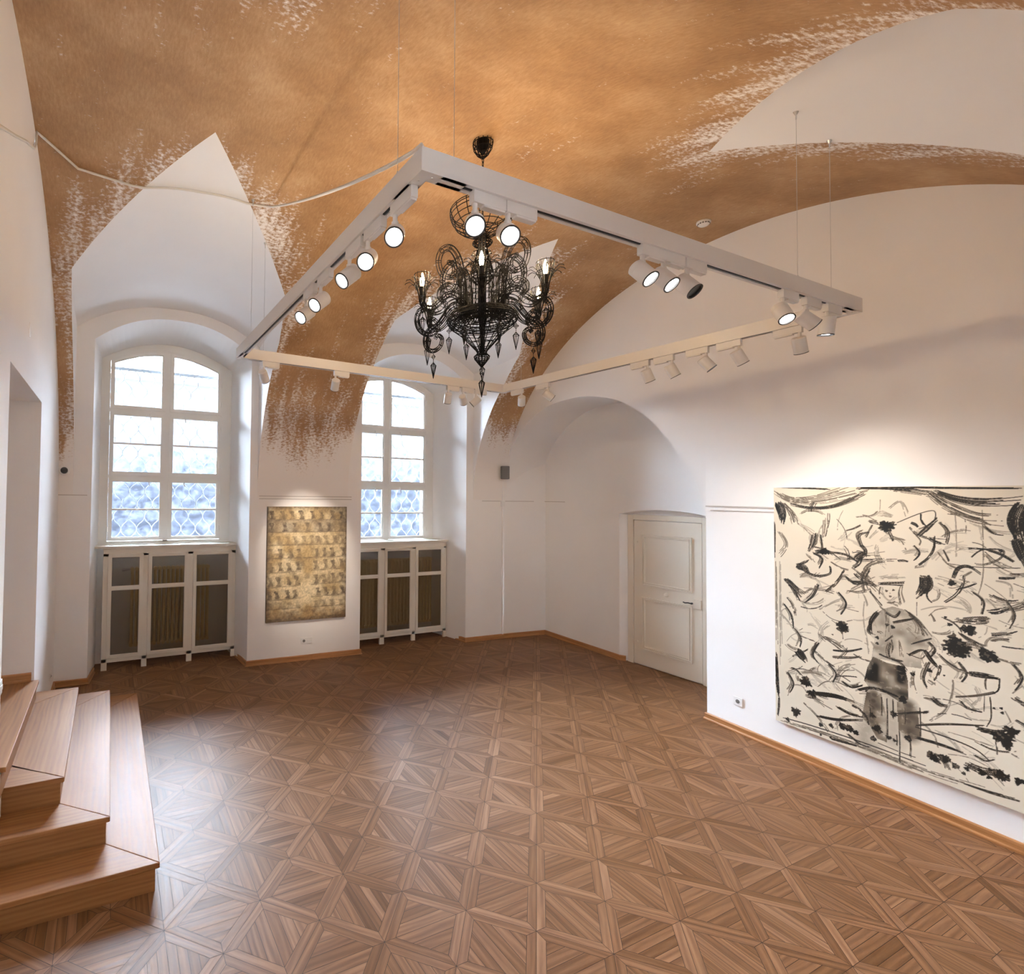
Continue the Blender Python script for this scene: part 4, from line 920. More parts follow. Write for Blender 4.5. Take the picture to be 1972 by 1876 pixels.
def gold_painting():
    w, h, z0 = 1.165, 1.575, 0.558; n, m = 150, 204
    X, Z = np.meshgrid(np.linspace(0, 1, n), np.linspace(0, 1, m)); r = np.random.RandomState(4)
    N = surf_noise(n, m, 4, 8); N2 = surf_noise(n, m, 22, 9); N3 = surf_noise(n, m, 2, 10)
    img = np.zeros((m, n, 3)); gold = np.array([0.40, 0.28, 0.13]); pale = np.array([0.68, 0.56, 0.35]); dark = np.array([0.10, 0.070, 0.045]); grey = np.array([0.24, 0.20, 0.15]); br = np.array([0.36, 0.22, 0.09])
    img[:] = gold; img += (pale-gold)*np.clip(N2*1.5-0.3, 0, 1)[..., None]
    a = np.clip((0.14-Z)/0.14+ (N-0.5), 0, 1)*0.8; img = img*(1-a[..., None])+br*a[..., None]
    rows = [(0.985, 0.885, 8, .9), (0.885, 0.775, 7, .75), (0.765, 0.665, 10, .55), (0.655, 0.55, 9, .75), (0.54, 0.43, 9, .7), (0.415, 0.305, 9, .7), (0.295, 0.195, 10, .8), (0.185, 0.11, 9, .45), (0.10, 0.02, 14, .35)]
    for k, (zt, zb_, c, dk) in enumerate(rows):
        tilt = (0.02*(X-0.3) if 4 <= k <= 6 else 0)
        band = ((Z-tilt) < zt) & ((Z-tilt) > zb_)
        if k == 1: g_ = 0.75*np.clip(N2+0.25, 0, 1)*band; img = img*(1-g_[..., None])+grey*g_[..., None]
        for q in range(c):
            cx = (q+0.45)/c+0.01*r.randn()
            if k > 2 and 0.43 < cx < 0.56: continue
            hh = (zt-zb_); z_ = ((Z-tilt)-zb_)/hh
            # a small standing shape: wide foot, narrow waist, raised arms
            hw = (0.015+0.011*np.abs(np.sin(z_*5.2+0.4+r.rand()))+0.006*(z_ < .15))*(0.6+0.9*N3)
            sh = (np.abs(X-cx-0.008*np.sin(z_*6)) < hw) & (z_ > 0.06) & (z_ < 0.74+0.08*r.rand()) & band
            a = sh*dk*(0.55+0.8*N)*np.clip(0.45+1.1*N2, 0, 1); a = np.clip(a, 0, 0.92); img = img*(1-a[..., None])+dark*a[..., None]
            sh2 = (np.abs(X-cx-0.04) < 0.008) & (z_ > 0.1) & (z_ < 0.5) & band; a = sh2*0.35*N; img = img*(1-a[..., None])+dark*a[..., None]
        ln = (np.abs((Z-tilt)-zb_) < 0.006) & ((X < 0.42) | (X > 0.55) | (k < 4)); a = ln*0.7*(0.4+N*0.6); img = img*(1-a[..., None])+dark*a[..., None]
    ed = np.clip(1-np.minimum(np.minimum(X, 1-X)*w, np.minimum(Z, 1-Z)*h)/0.06, 0, 1)*(0.5+0.6*N); img = img*(1-ed[..., None])+dark*ed[..., None]
    a = np.clip((X-0.55)*1.2, 0, 1)*np.clip((Z-0.8)*6, 0, 1)*0.7; img = img*(1-a[..., None])+np.array([0.14, 0.12, 0.09])*a[..., None]
    vs = np.clip((surf_noise(n, m, 9, 21)-0.62)*3, 0, 1)*0.5; img = img*(1-vs[..., None])+dark*vs[..., None]; img *= (0.74+0.52*N3)[..., None]
    x0 = 1.962; o = (x0, wy(x0)-0.030); du = Vector((1, -0.0431)).normalized()
    canvas('gold_painting', o, (du.x, du.y), w, h, z0, 0.028, np.clip(img, 0, 1), 'gold panel with rows of small dark figures, on the pier between the windows', 'painting', 0.45, (0.043, 1.0), (0.10, 0.075, 0.05), 0.15)
gold_painting()

# ---------------------------------------------------------------- small fittings
def plate(b, c, ux, uz, nx, w=0.08, h=0.08, d=0.010):
    b.obox(Vector(c)+Vector(nx)*d/2, Vector(ux)*w/2, Vector(nx)*d/2, Vector(uz)*h/2)
def socket(c, ux, nx, label, units, w=0.082):
    t = thing('wall_socket', c, label, 'wall socket'); ux, nx = Vector(ux).normalized(), Vector(nx).normalized(); uz = Vector((0, 0, 1))
    b = MB(); plate(b, c, ux, uz, nx, w*len(units)+0.006, 0.082, 0.009); b.build('plate', M_PLAST, t, bevel=0.002)
    for i, u in enumerate(units):
        cc = Vector(c)+ux*(i-(len(units)-1)/2)*w
        f = MB(); 
        if u == 's':
            f.cyl(cc+nx*0.009, cc+nx*0.011, 0.027, n=20); f.cyl(cc+nx*0.011, cc+nx*0.0115, 0.020, n=20, mi=1); f.cyl(cc+nx*0.011-uz*0.0, cc+nx*0.02+uz*0.0, 0.003, n=8, mi=1)
            f.build('outlet', [M_PLAST, M_GREY], t)
        else:
            plate(f, cc+nx*0.009, ux, uz, nx, 0.055, 0.028, 0.005); f.build('data_port', M_PLAST, t)
socket((2.555, wy(2.555), 0.265), (1, -0.043, 0), (-0.043, -1, 0), 'double white socket low on the pier, below the gold panel', 'sd')
socket((xr(3.097), 3.097, 0.305), (0.113, 0.993, 0), (-0.993, 0.113, 0), 'single white socket low on the right wall, beside the big canvas', 's')
socket((XL, 3.585-0.09, 1.16), (0, 1, 0), (1, 0, 0), 'white double switch at the left picture edge, near the doorway jamb', 'dd')
socket((XL, 6.50, 0.27), (0, 1, 0), (1, 0, 0), 'small white socket on the left wall, past the far end of the steps', 's')
# dome camera
x = -0.50; c = Vector((x, wy(x), 2.552))
t = thing('security_camera', c, 'white security camera with a black lens, left of the left window', 'security camera')
b = MB(); b.cyl(c, c+Vector((0, -0.035, 0)), 0.062, n=32); b.cyl(c+Vector((0, -0.035, 0)), c+Vector((0, -0.055, 0)), 0.062, 0.045, n=32); b.build('housing', M_PLAST, t, smooth=True, angle=35)
b = MB(); n = 10
prof = [(0.040*math.cos(a), 0.040*math.sin(a)) for a in np.linspace(0, math.pi/2*0.98, n)]
b.lathe(prof, (0, 0, 0), 24); b.v = [(c.x+p[0], c.y-0.05-p[2], c.z+p[1]) for p in b.v]; b.build('lens', M_DARK, t, smooth=True)
# speaker in the corner with its conduit
sp = Vector((5.885, 6.575, 2.70))
t = thing('wall_speaker', sp, 'small dark grey speaker high in the corner beside the arched niche', 'speaker')
b = MB(); ang = math.radians(-38)
def rz(p): return (sp.x+p[0]*math.cos(ang)-p[1]*math.sin(ang), sp.y+p[0]*math.sin(ang)+p[1]*math.cos(ang), sp.z+p[2])
lo = [(-0.075, -0.06), (-0.05, -0.085), (0.05, -0.085), (0.075, -0.06), (0.06, 0.06), (-0.06, 0.06)]
b.prism(lo, lambda u, v, d: rz((u*(1-abs(d)*0.6), v*(1-abs(d)*0.6), d)), -0.105, 0.105); b.build('cabinet', M_GREY, t, bevel=0.01)
b = MB(); b.cyl(rz((0, 0.05, 0)), (5.925, 6.648, 2.70), 0.012); b.build('bracket', M_DARK, t)
t = thing('cable_conduit', (5.90, 6.648, 0), 'thin white vertical cable conduit in the corner below the speaker', 'conduit')
b = MB(); b.box(5.890, 6.628, 0.07, 5.912, 6.655, 2.15); b.box(5.893, 6.632, 2.24, 5.909, 6.655, 2.60); b.build('duct', M_WALL, t)
b = MB(); b.box(5.862, 6.615, 2.15, 5.932, 6.652, 2.24); b.build('junction_box', M_PLAST, t, bevel=0.004)
# smoke detector on the vault
def zb_at(x, y): return fz(fo(x, y))
c = Vector((5.269, 3.116, zb_at(5.269, 3.116)))
t = thing('smoke_detector', c, 'round white smoke detector on the ochre vault', 'smoke detector')
b = MB(); b.lathe([(0.058, 0.004), (0.062, -0.008), (0.060, -0.018), (0.050, -0.022), (0.050, -0.027), (0.046, -0.034), (0.036, -0.042), (0.018, -0.046)], c, 28); b.build('housing', M_PLAST, t, smooth=True, angle=40)
b = MB()
for k in range(14):
    a = 2*math.pi*k/14; b.obox((c.x+0.0505*math.cos(a), c.y+0.0505*math.sin(a), c.z-0.026), (0.002*math.cos(a), 0.002*math.sin(a), 0), (-0.007*math.sin(a), 0.007*math.cos(a), 0), (0, 0, 0.005))
b.build('vents', M_GREY, t)
# vent slit in the left wall
b = MB(); b.box(XL-0.004, 4.30, 3.42, XL+0.003, 4.325, 3.53); tag(b.build('wall_hook', M_PLAST), 'tiny white fitting high on the left wall above the doorway', 'wall fitting')
# ---------------------------------------------------------------- suspended track frame
TA, TB, TC, TD = Vector((1.135, 1.745, 0)), Vector((4.665, 1.776, 0)), Vector((4.457, 5.016, 0)), Vector((1.110, 4.871, 0))
TZ, TH, TW = 3.60, 0.098, 0.058
t = thing('track_lighting_frame', ((TA.x+TC.x)/2, (TA.y+TC.y)/2, TZ), 'white rectangular lighting track frame hanging on wires below the vault', 'track lighting')
corners = [TA, TB, TC, TD]
for a, b_ in zip(corners, corners[1:]+corners[:1]):
    d = (b_-a); L_ = d.length; d.normalize(); nrm = Vector((-d.y, d.x, 0)); mid_ = (a+b_)/2
    w = TW/2; o = 0.5*TW
    r = MB(); hl = L_/2-0.075
    r.obox((mid_.x, mid_.y, TZ+TH*0.62), d*hl, nrm*w, (0, 0, TH*0.38))
    for s_ in (-1, 1): r.obox((mid_.x+nrm.x*s_*(w-0.009), mid_.y+nrm.y*s_*(w-0.009), TZ+TH*0.12), d*hl, nrm*0.009, (0, 0, TH*0.12)); r.obox((mid_.x+d.x*s_*(hl-0.06), mid_.y+d.y*s_*(hl-0.06), TZ+0.006), d*0.06, nrm*w, (0, 0, 0.006))
    r.build('rail', M_METAL, t)
    g = MB(); g.obox((mid_.x, mid_.y, TZ+TH*0.235), d*hl, nrm*(w-0.014), (0, 0, 0.001)); g.obox((mid_.x, mid_.y, TZ+0.008), d*hl, nrm*0.004, (0, 0, 0.008)); g.build('groove', M_DARK, t)
for i, c in enumerate(corners):
    d0 = (corners[i-1]-c).normalized(); d1 = (corners[(i+1) % 4]-c).normalized(); k = MB(); w = TW/2
    for q_, d in enumerate((d0, d1)):
        nrm = Vector((-d.y, d.x, 0)); s0 = -w if q_ == 0 else w; cc_ = (s0+0.075)/2; k.obox((c.x+d.x*cc_, c.y+d.y*cc_, TZ+TH/2), d*(0.075-s0)/2, nrm*w*(1.0 if q_ else 1.0), (0, 0, TH/2))
        k.cyl((c.x+d.x*0.04, c.y+d.y*0.04, TZ-0.0015), (c.x+d.x*0.04, c.y+d.y*0.04, TZ), 0.004, n=8)
    k.build('corner_joint', M_METAL, t)
def lun_z(x, y):
    best = zb_at(x, y)
    return best
from mathutils.bvhtree import BVHTree
_bm = bmesh.new(); _bm.from_mesh(ceil.data); _bv = BVHTree.FromBMesh(_bm)
def ceil_z(x, y):
    z = 3.0; top = None
    for _ in range(4):
        h_ = _bv.ray_cast(Vector((x, y, z)), Vector((0, 0, 1)))
        if h_[0] is None: break
        top = h_[0].z; z = top+0.01
    return top if top else 5.0
for (x, y) in ((1.120, 1.93), (1.29, 1.755), (3.93, 1.765), (4.356, 1.775), (1.105, 4.44), (1.345, 4.885), (4.07, 4.99), (4.475, 4.73)):
    zt = ceil_z(x, y); b = MB()
    b.cyl((x, y, TZ+TH), (x, y, zt), 0.0014, n=5, caps=False); b.cyl((x, y, TZ+TH-0.002), (x, y, TZ+TH+0.022), 0.006, 0.004, n=10); b.cyl((x, y, zt-0.05), (x, y, zt-0.02), 0.004, n=8); b.cyl((x, y, zt-0.02), (x, y, zt+0.002), 0.006, 0.016, n=12)
    b.build('suspension_wire', M_CHROME, t)
def proj(p, a, b_):
    d = (b_-a); k = ((p[0]-a.x)*d.x+(p[1]-a.y)*d.y)/d.length_squared; return a+d*k, d.normalized()
def spotlight(p, rail, back, aim, lit, label, power=None):
    """p: stem position; back: +1 when the adapter runs on along the rail direction"""
    (a, b_) = rail; c, d = proj(p, a, b_); d = d*back; nrm = Vector((-d.y, d.x, 0))
    t = thing('track_spotlight', (c.x, c.y, TZ), label, 'spotlight', 'white spotlights on the hanging track')
    A = MB(); z0 = TZ-0.052
    A.obox((c.x+d.x*0.070, c.y+d.y*0.070, TZ-0.024), d*0.088, nrm*0.017, (0, 0, 0.028))
    A.obox((c.x+d.x*0.095, c.y+d.y*0.095, TZ-0.056), d*0.058, nrm*0.015, (0, 0, 0.005)); A.build('adapter', M_METAL, t, bevel=0.002)
    S = MB(); S.cyl((c.x, c.y, TZ-0.045), (c.x, c.y, TZ-0.105), 0.011, n=12); S.build('stem', M_METAL, t, smooth=True, angle=40)
    q = Vector((c.x, c.y, TZ-0.118)); ax = (Vector(aim)-q).normalized(); L_, R_ = 0.120, 0.043
    cen = q+Vector((0, 0, -0.022))
    back_, front = cen-ax*L_*0.45, cen+ax*L_*0.55
    H_ = MB(); prev = None
    H_.cyl(back_+ax*0.006, front-ax*0.002, R_, n=28, caps=False); H_.cyl(back_, back_+ax*0.006, R_-0.006, R_, n=28)
    H_.cyl(cen-ax*0.022, cen-ax*0.020, R_+0.0006, n=28); H_.cyl(cen+Vector((0, 0, R_-0.006)), cen+Vector((0, 0, R_+0.014)), 0.016, n=16)
    ho = H_.build('head', M_METAL, t, smooth=True, angle=35, fix=False)
    Rm = MB(); u, w = Rm.frame(None, ax); n = 28
    P = []
    for (dist, r) in ((-0.004, R_+0.0008), (0.001, R_+0.0008), (0.001, R_-0.006), (-0.016, R_-0.009)):
        for k in range(n):
            th = 2*math.pi*k/n; P.append(front+ax*dist+(u*math.cos(th)+w*math.sin(th))*r)
    Rm.add(P, [(i*n+k, i*n+(k+1) % n, (i+1)*n+(k+1) % n, (i+1)*n+k) for i in range(3) for k in range(n)]); Rm.build('bezel', M_DARK, ho, smooth=True, angle=35)
    Ln = MB(); Ln.cyl(front-ax*0.012, front-ax*0.008, R_-0.0085, n=28); Ln.build('lens', M_LENS if lit else M_DARK, ho)
    if lit:
        l = bpy.data.lights.new('lamp', 'SPOT'); l.energy = abs(power or SPOT_W); l.color = WARM; l.spot_size = math.radians(36 if (power or 0) < 0 else 78); l.spot_blend = 1.0; l.shadow_soft_size = 0.03
        lo = bpy.data.objects.new('lamp', l); COL.objects.link(lo); lo.parent = t
        lo.location = front+ax*0.012-Vector(t.location); lo.rotation_euler = ax.to_track_quat('-Z', 'Y').to_euler()
rAD, rAB, rBC, rCD = (TA, TD), (TA, TB), (TB, TC), (TD, TC)
SL = -0.56
for p, rail, bk_, aim, lit, lab, pw in [
 ((1.13, 3.08), rAD, -1, (-0.25, 2.48, 2.28), 1, 'lit spotlight on the left rail, farthest of its five from the near corner', 30),
 ((1.13, 2.84), rAD, -1, (-0.25, 2.24, 2.28), 1, 'lit spotlight on the left rail, second of its five from the far end', 30),
 ((1.13, 2.44), rAD, -1, (-0.31, 2.16, 2.2), 1, 'lit spotlight on the left rail, middle one of its five', 30),
 ((1.13, 2.23), rAD, -1, (0.0, 0.85, 2.2), 1, 'lit spotlight on the left rail, second from the near corner', 30),
 ((1.13, 1.97), rAD, -1, (0.0, 0.3, 2.1), 1, 'glaring spotlight on the left rail, nearest to the near corner', 30),
 ((1.395, 1.76), rAB, 1, (0.2, 0.2, 2.2), 1, 'glaring spotlight on the near rail, in front of the chandelier top, closest to the corner', 30),
 ((1.575, 1.76), rAB, 1, (0.5, -0.1, 2.0), 1, 'glaring spotlight on the near rail, right of the chandelier top bowl', 30),
 ((2.465, 1.76), rAB, 1, (2.64, 0.62, 2.10), 1, 'lit spotlight on the near rail, leftmost of the middle three', 40),
 ((2.63, 1.76), rAB, 1, (2.81, 0.62, 2.10), 1, 'lit spotlight on the near rail, centre of the middle three', 40),
 ((2.82, 1.76), rAB, 1, (3.05, 0.62, 2.10), 0, 'unlit spotlight with black lens on the near rail, rightmost of the middle three', 0),
 ((3.76, 1.76), rAB, 1, (3.33, 0.98, 2.1), 1, 'lit spotlight on the near rail, leftmost of the three by the right end', 50),
 ((4.03, 1.76), rAB, 1, (5.13, 0.96, 2.36), 0, 'unlit tilted spotlight on the near rail, centre of the three by the right end', 0),
 ((4.29, 1.76), rAB, 1, (4.35, 2.1, 0.9), 1, 'spotlight pointing down at the right end of the near rail', 40),
 ((4.65, 2.08), rBC, 1, (5.60, 2.2, 1.5), 1, 'white spotlight on the far right rail, closest to the right corner', None),
 ((4.63, 2.47), rBC, 1, (5.58, 1.95, 1.65), 1, 'white spotlight on the far right rail, second from the right corner', None),
 ((4.61, 2.71), rBC, 1, (5.55, 1.5, 1.5), 1, 'white spotlight on the far right rail, third from the right corner', None),
 ((4.59, 2.99), rBC, 1, (5.60, 2.3, 1.2), 1, 'white spotlight on the far right rail, fourth from the right corner', None),
 ((4.575, 3.21), rBC, 1, (5.65, 2.9, 1.2), 1, 'white spotlight on the far right rail, fifth from the right corner', 30),
 ((4.50, 4.34), rBC, 1, (5.5, 3.7, 2.6), 0, 'unlit spotlight with black lens on the far right rail, above the arch', 0),
 ((4.475, 4.72), rBC, 1, (5.9, 6.4, 1.3), 1, 'white spotlight on the far right rail, against the ochre rib beside the far corner', 0),
 ((1.35, 4.88), rCD, 1, (1.75, 5.4, 2.9), 0, 'spotlight on the far rail in front of the left window, alone beside the left corner', 0),
 ((2.13, 4.905), rCD, 1, (2.56, 6.85, 1.45), 1, 'spotlight on the far rail in front of the ochre pier, aimed at the gold panel', -300),
 ((3.60, 4.97), rCD, 1, (3.75, 5.4, 2.7), 0, 'leftmost of three spotlights on the far rail before the right window', 0),
 ((3.82, 4.98), rCD, 1, (4.3, 5.4, 3.0), 0, 'middle of three spotlights on the far rail before the right window', 0),
 ((4.02, 4.99), rCD, 1, (3.6, 5.4, 3.0), 0, 'rightmost of three spotlights on the far rail before the right window', 0),
]: spotlight(p, rail, bk_, aim, lit, lab, pw)

# added glow strip, unseen on top of the left rail, to brighten the vault
def strip(a, b_, watts, tt=t):
    d = (b_-a).normalized(); c = (a+b_)/2
    L_ = (b_-a).length-0.3
    m_ = MB(); nrm = Vector((-d.y, d.x, 0)); m_.obox((c.x, c.y, TZ+TH+0.004), d*L_/2, nrm*0.012, (0, 0, 0.004)); m_.build('added_glow_strip', M_LENS, tt)
    l = bpy.data.lights.new('added_uplight', 'AREA'); l.shape = 'RECTANGLE'; l.size, l.size_y = L_, 0.03; l.energy = watts; l.color = (1.0, 0.80, 0.55); l.spread = math.radians(115)
    lo = bpy.data.objects.new('added_uplight', l); COL.objects.link(lo); lo.parent = tt
    lo.matrix_world = Matrix.Translation((c.x, c.y, TZ+TH+0.012)) @ Matrix(((d.x, -nrm.x, 0, 0), (d.y, -nrm.y, 0, 0), (0, 0, -1, 0), (0, 0, 0, 1)))
    lo.location = Vector((c.x, c.y, TZ+TH+0.012))-Vector(tt.location)
    return lo
frame_t = bpy.data.objects['track_lighting_frame']
strip(TA.lerp(TD, 0.30), TD, WASH_W, frame_t)

# ---------------------------------------------------------------- supply cable
def hang(a, b_, sag, n=24):
    a, b_ = Vector(a), Vector(b_); return [a.lerp(b_, k/n)-Vector((0, 0, sag*4*(k/n)*(1-k/n))) for k in range(n+1)]
way = [(-0.548, 4.30), (-0.29, 4.545), (0.114, 4.583), (0.66, 4.54), (1.268, 4.451)]
pts = []; cab_wall = [Vector((XL+0.011, y, z)) for y, z in ((1.9, 3.5), (2.5, 3.86), (3.045, 4.147), (3.478, 4.375), (3.85, 4.58), (4.20, 4.75), (4.27, 4.83))]
for (x0, y0), (x1, y1) in zip(way, way[1:]):
    for k in range(6):
        x, y = x0+(x1-x0)*k/6, y0+(y1-y0)*k/6; pts.append(Vector((x, y, ceil_z(x, y)-0.013)))
pts.append(Vector((1.268, 4.451, ceil_z(1.268, 4.451)-0.013)))
a = pts[-1]; top = Vector((1.128, 1.80, 3.735))
free = []
P0, P1, P2, P3_ = a, Vector((1.28, 3.55, 4.46)), Vector((1.16, 2.25, 3.88)), top
for k in range(1, 29):
    s_ = k/28; free.append(P0*(1-s_)**3+P1*3*s_*(1-s_)**2+P2*3*s_*s_*(1-s_)+P3_*s_**3)
end = [Vector((1.132, 1.76, 3.735)), Vector((1.135, 1.745, 3.70))]
b = MB(); b.tube(cab_wall+pts+free+end, 0.0095, 8); tag(b.build('power_cable', M_CABLE, smooth=True), 'white power cable sagging from the left wall along the vault to the track corner', 'cable')

# ---------------------------------------------------------------- wire chandelier
CX_, CY_ = 2.557, 3.112
CZT = zb_at(CX_, CY_)
ch = thing('chandelier', (CX_, CY_, 3.62), 'black wire frame chandelier with six lit bulbs hanging from the ochre vault', 'chandelier')
WR = 0.0032
def P3(r, z, a): return Vector((CX_+r*math.cos(a), CY_+r*math.sin(a), z))
def cage(b, prof, n=16, wr=WR, rings=True, c=None):
    for k in range(n):
        a = 2*math.pi*k/n; b.tube([P3(r, z, a) for r, z in prof], wr, 4)
    if rings:
        for r, z in prof:
            if r > 0.012: b.tube([P3(r, z, 2*math.pi*k/28) for k in range(28)], wr, 4, closed=True)
def cage_tube(b, path, R, n=6, step=2, wr=WR):
    """a wire cage round a path of 3D points"""
    N = len(path); u = None; rails = [[] for _ in range(n)]
    for i, p in enumerate(path):
        d = (path[min(i+1, N-1)]-path[max(i-1, 0)]).normalized()
        if u is None: u = d.orthogonal().normalized()
        u = (u-d*u.dot(d)).normalized(); w = d.cross(u); rr = R(i/(N-1)); ringp = []
        for k in range(n):
            th = 2*math.pi*k/n; q = p+(u*math.cos(th)+w*math.sin(th))*rr; rails[k].append(q); ringp.append(q)
        if i % step == 0: b.tube(ringp, wr, 4, closed=True)
    for r_ in rails: b.tube(r_, wr, 4)
def curve(pts, k=5): return smooth_arch(pts, k)
b = MB(); cage(b, [(0.015, CZT-0.13), (0.045, CZT-0.10), (0.068, CZT-0.06), (0.075, CZT-0.02), (0.072, CZT)], 14); b.lathe([(0.02, CZT-0.09), (0.045, CZT-0.05), (0.05, CZT)], (CX_, CY_, 0), 16); b.build('ceiling_rose', M_BLACK, ch)
b = MB(); z = CZT-0.13; k = 0
while z > 4.36:
    pl = Vector((math.cos(k*1.57), math.sin(k*1.57), 0))
    b.tube([Vector((CX_, CY_, z-0.02))+pl*0.008*math.cos(a)+Vector((0, 0, 0.020*math.sin(a))) for a in np.linspace(0, 2*math.pi, 13)[:-1]], 0.0028, 5, closed=True); z -= 0.031; k += 1
b.build('chain', M_BLACK, ch)
b = MB(); cage(b, curve([(0.03, 4.285), (0.05, 4.305), (0.13, 4.33), (0.205, 4.385), (0.240, 4.46), (0.245, 4.50)], 2), 16); b.build('top_bowl', M_BLACK, ch)
b = MB(); cage(b, curve([(0.035, 4.285), (0.045, 4.265), (0.074, 4.24), (0.050, 4.215), (0.036, 4.20), (0.042, 4.17), (0.060, 4.09), (0.082, 4.00), (0.070, 3.95), (0.035, 3.92)], 2), 14); b.tube([(CX_, CY_, 4.30), (CX_, CY_, 3.40)], 0.007, 8); b.build('neck', M_BLACK, ch)
b = MB(); cage(b, [(0.155, 3.66), (0.158, 3.80), (0.158, 3.95), (0.150, 4.03), (0.12, 4.06)], 16, 0.0026); cage(b, [(0.09, 3.66), (0.085, 3.84), (0.08, 4.02)], 8, 0.0026)
for k in range(8):   # twisted bead strings on the column
    a = 2*math.pi*(k+0.5)/8; b.tube([P3(0.168+0.010*math.sin(i*1.9), 3.68+i*0.0155, a+0.035*math.cos(i*1.9)) for i in range(25)], 0.0034, 4)
b.build('column', M_BLACK, ch)
b = MB(); cage(b, curve([(0.06, 3.735), (0.12, 3.725), (0.20, 3.705), (0.252, 3.675), (0.262, 3.645), (0.245, 3.62), (0.20, 3.60)], 2), 30, 0.003); cage(b, [(0.10, 3.70), (0.19, 3.69), (0.235, 3.66), (0.215, 3.635), (0.13, 3.63)], 26, 0.003); b.build('basin', M_BLACK, ch)
b = MB(); cage(b, [(0.262, 3.645), (0.235, 3.60), (0.19, 3.565), (0.14, 3.52), (0.09, 3.465), (0.045, 3.415), (0.035, 3.40)], 16); cage(b, [(0.035, 3.40), (0.036, 3.385), (0.058, 3.365), (0.054, 3.35), (0.028, 3.315), (0.004, 3.285)], 14); b.build('lower_cone', M_BLACK, ch)
# bent tube scrolls above the column
up = curve([(0.165, 3.70), (0.168, 3.85), (0.175, 3.98), (0.205, 4.10), (0.265, 4.165), (0.335, 4.135), (0.362, 4.05), (0.335, 3.965), (0.275, 3.945), (0.232, 3.985), (0.240, 4.045), (0.285, 4.055)], 4)
up2 = curve([(0.165, 3.70), (0.172, 3.80), (0.20, 3.90), (0.255, 3.945), (0.315, 3.91), (0.325, 3.85), (0.29, 3.82)], 4)
def make_scroll(prof, name, R0_, R1_, drop=None):
    b = MB(); cage_tube(b, [P3(r, z, 0) for r, z in prof], lambda s_: R0_+(R1_-R0_)*s_, 6, 4, 0.0027)
    if drop:
        r, z = drop; b.tube([P3(r, z, 0), P3(r, z-0.03, 0)], 0.0025, 4)
        for k in range(4): th = k*math.pi/2; b.tube([P3(r, z-0.03, 0), P3(r, z-0.05, 0)+Vector((math.cos(th), math.sin(th), 0))*0.016, P3(r, z-0.07, 0)], 0.0022, 4)
        for k in range(6): th = k*math.pi/3; b.tube([P3(r, z-0.07, 0), P3(r, z-0.095, 0)+Vector((math.cos(th), math.sin(th), 0))*0.018, P3(r, z-0.20, 0)], 0.0022, 4)
    o = b.build(name, M_BLACK, ch); return o
def spin(o, a):
    """turn a child about the chandelier's axis (its origin lies on the axis)"""
    o.rotation_euler = (0, 0, a)
PH = math.radians(50)
src = make_scroll(up, 'upper_scroll', 0.030, 0.016, (0.33, 3.955)); spin(src, PH)
for k in range(1, 6): c = src.copy(); COL.objects.link(c); spin(c, PH+k*math.pi/3)
src = make_scroll(up2, 'side_scroll', 0.022, 0.012); spin(src, PH+math.pi/6)
for k in range(1, 6): c = src.copy(); COL.objects.link(c); spin(c, PH+math.pi/6+k*math.pi/3)
# arms with flower cups, sockets and bulbs
RA, ZA = 0.49, 3.88
arm = curve([(0.12, 3.67), (0.16, 3.76), (0.225, 3.815), (0.29, 3.805), (0.35, 3.745), (0.405, 3.70), (0.455, 3.695), (0.485, 3.73), (RA, 3.775)], 4)
hook = curve([(0.44, 3.70), (0.505, 3.665), (0.530, 3.60), (0.510, 3.53), (0.450, 3.495), (0.385, 3.515), (0.362, 3.575), (0.400, 3.615), (0.432, 3.590)], 4)
mid_arm = curve([(0.13, 3.70), (0.19, 3.775), (0.27, 3.75), (0.33, 3.68), (0.40, 3.655), (0.455, 3.68)], 4)
b = MB(); cage_tube(b, [P3(r, z, 0) for r, z in arm], lambda s_: 0.027-0.012*s_, 7, 3); cage_tube(b, [P3(r, z, 0) for r, z in hook], lambda s_: 0.019-0.006*s_, 6, 3); cage_tube(b, [P3(r, z, 0) for r, z in mid_arm], lambda s_: 0.018-0.008*s_, 4, 5)
arm_o = b.build('arm', M_BLACK, ch)
cupc = P3(RA, 0, 0)
def cupcage(b, prof, n, wr, rings):
    for k in range(n):
        a = 2*math.pi*k/n; b.tube([cupc+Vector((r*math.cos(a), r*math.sin(a), z)) for r, z in prof], wr, 4)
    for j in rings:
        r, z = prof[j]; b.tube([cupc+Vector((r*math.cos(2*math.pi*k/20), r*math.sin(2*math.pi*k/20), z)) for k in range(20)], wr, 4, closed=True)
b = MB(); cupcage(b, [(0.010, 3.70), (0.022, 3.74), (0.026, 3.78), (0.036, 3.82), (0.044, 3.86), (0.060, 3.90), (0.060, 3.935), (0.055, 3.945)], 12, 0.0022, (0, 2, 4, 6)); cupcage(b, [(0.036, 3.82), (0.060, 3.865), (0.095, 3.89), (0.122, 3.882), (0.128, 3.872)], 12, 0.0026, (1,)); cup_o = b.build('flower_cup', M_BLACK, arm_o)
b = MB(); b.cyl(cupc+Vector((0, 0, 3.775)), cupc+Vector((0, 0, 3.845)), 0.018, 0.020, n=14); sock_o = b.build('lamp_holder', M_DARK, arm_o, smooth=True, angle=40)
b = MB(); b.lathe([(0.008, 3.845), (0.013, 3.86), (0.0175, 3.885), (0.016, 3.905), (0.010, 3.93), (0.003, 3.95)], cupc, 14); bulb_o = b.build('bulb', M_BULB, arm_o, smooth=True)
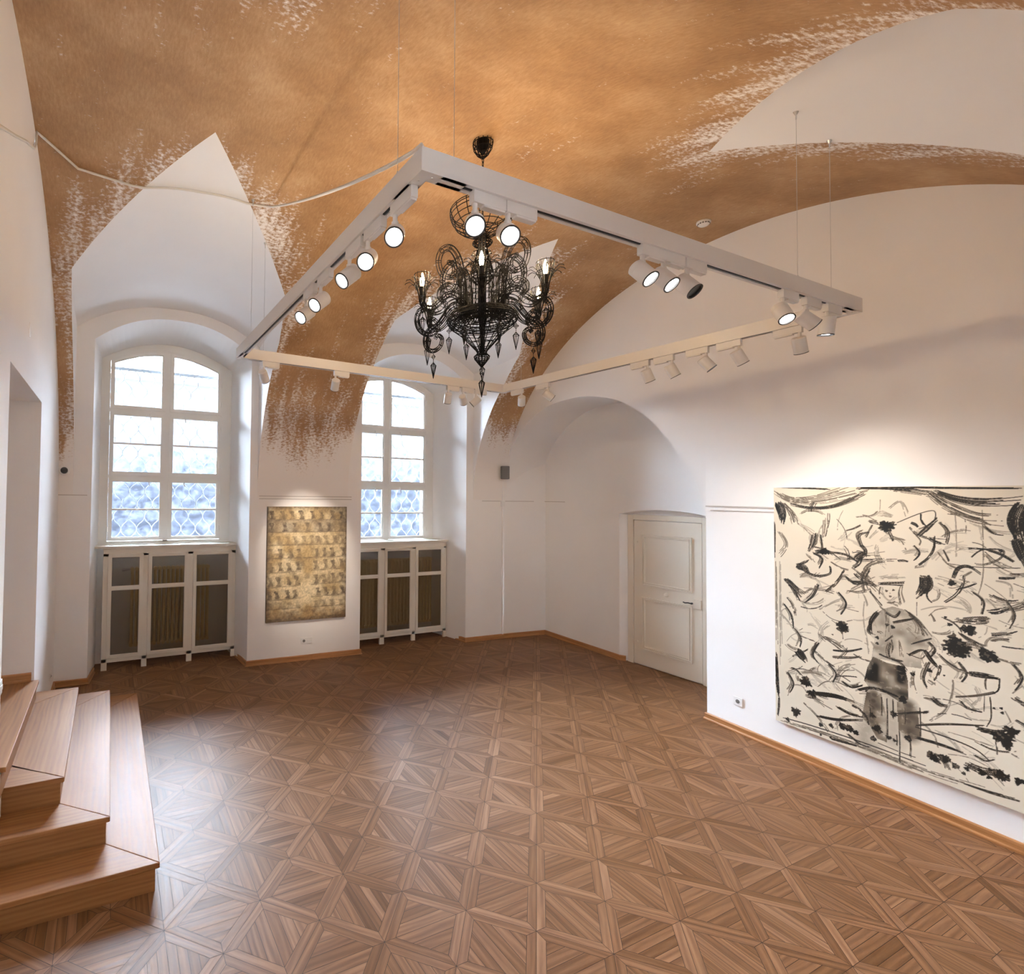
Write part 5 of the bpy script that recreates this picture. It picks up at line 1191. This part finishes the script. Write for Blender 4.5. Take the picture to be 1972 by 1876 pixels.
def pend(name, r, ztop):
    b = MB(); c0 = P3(r, ztop, 0)
    b.tube([c0, c0-Vector((0, 0, 0.02))], 0.002, 4)
    for k in range(4): th = k*math.pi/2; b.tube([c0-Vector((0, 0, 0.02)), c0+Vector((0.019*math.cos(th), 0.019*math.sin(th), -0.04)), c0-Vector((0, 0, 0.06))], 0.0021, 4)
    b.tube([c0+Vector((0.019*math.cos(k*math.pi/2), 0.019*math.sin(k*math.pi/2), -0.04)) for k in range(4)], 0.0021, 4, closed=True)
    b.tube([c0-Vector((0, 0, 0.06)), c0-Vector((0, 0, 0.085))], 0.0024, 4)
    for k in range(8): th = k*math.pi/4; b.tube([c0-Vector((0, 0, 0.085)), c0+Vector((0.023*math.cos(th), 0.023*math.sin(th), -0.112)), c0+Vector((0.020*math.cos(th), 0.020*math.sin(th), -0.125)), c0-Vector((0, 0, 0.220))], 0.0021, 4)
    b.tube([c0+Vector((0.023*math.cos(k*math.pi/4), 0.023*math.sin(k*math.pi/4), -0.112)) for k in range(8)], 0.0021, 4, closed=True)
    return b.build(name, M_BLACK, ch)
pd1, pd2, pd3 = pend('pendant', 0.445, 3.485), pend('pendant', 0.49, 3.705), pend('pendant', 0.245, 3.62)
for k in range(6):
    a = PH+k*math.pi/3
    if k == 0: ao = arm_o
    else:
        ao = arm_o.copy(); COL.objects.link(ao)
        for c in (cup_o, sock_o, bulb_o): q = c.copy(); COL.objects.link(q); q.parent = ao
    spin(ao, a)
    for s_, da in ((pd1, 0), (pd2, 0.02), (pd3, math.pi/6)):
        o = s_ if k == 0 else s_.copy()
        if k: COL.objects.link(o)
        spin(o, a+da)
    l = bpy.data.lights.new('bulb_light', 'POINT'); l.energy = BULB_W; l.color = (1.0, 0.72, 0.42); l.shadow_soft_size = 0.02
    lo = bpy.data.objects.new('bulb_light', l); COL.objects.link(lo); lo.parent = ch; lo.location = P3(RA, 3.965, a)-Vector(ch.location)
b = MB(); c0 = Vector((CX_, CY_, 3.29)); b.tube([c0+Vector((0.009*math.cos(a), 0, 0.009*math.sin(a)-0.009)) for a in np.linspace(0, 2*math.pi, 13)[:-1]], 0.0022, 4, closed=True); b.build('ring', M_BLACK, ch)
pend('pendant', 0.0, 3.275)
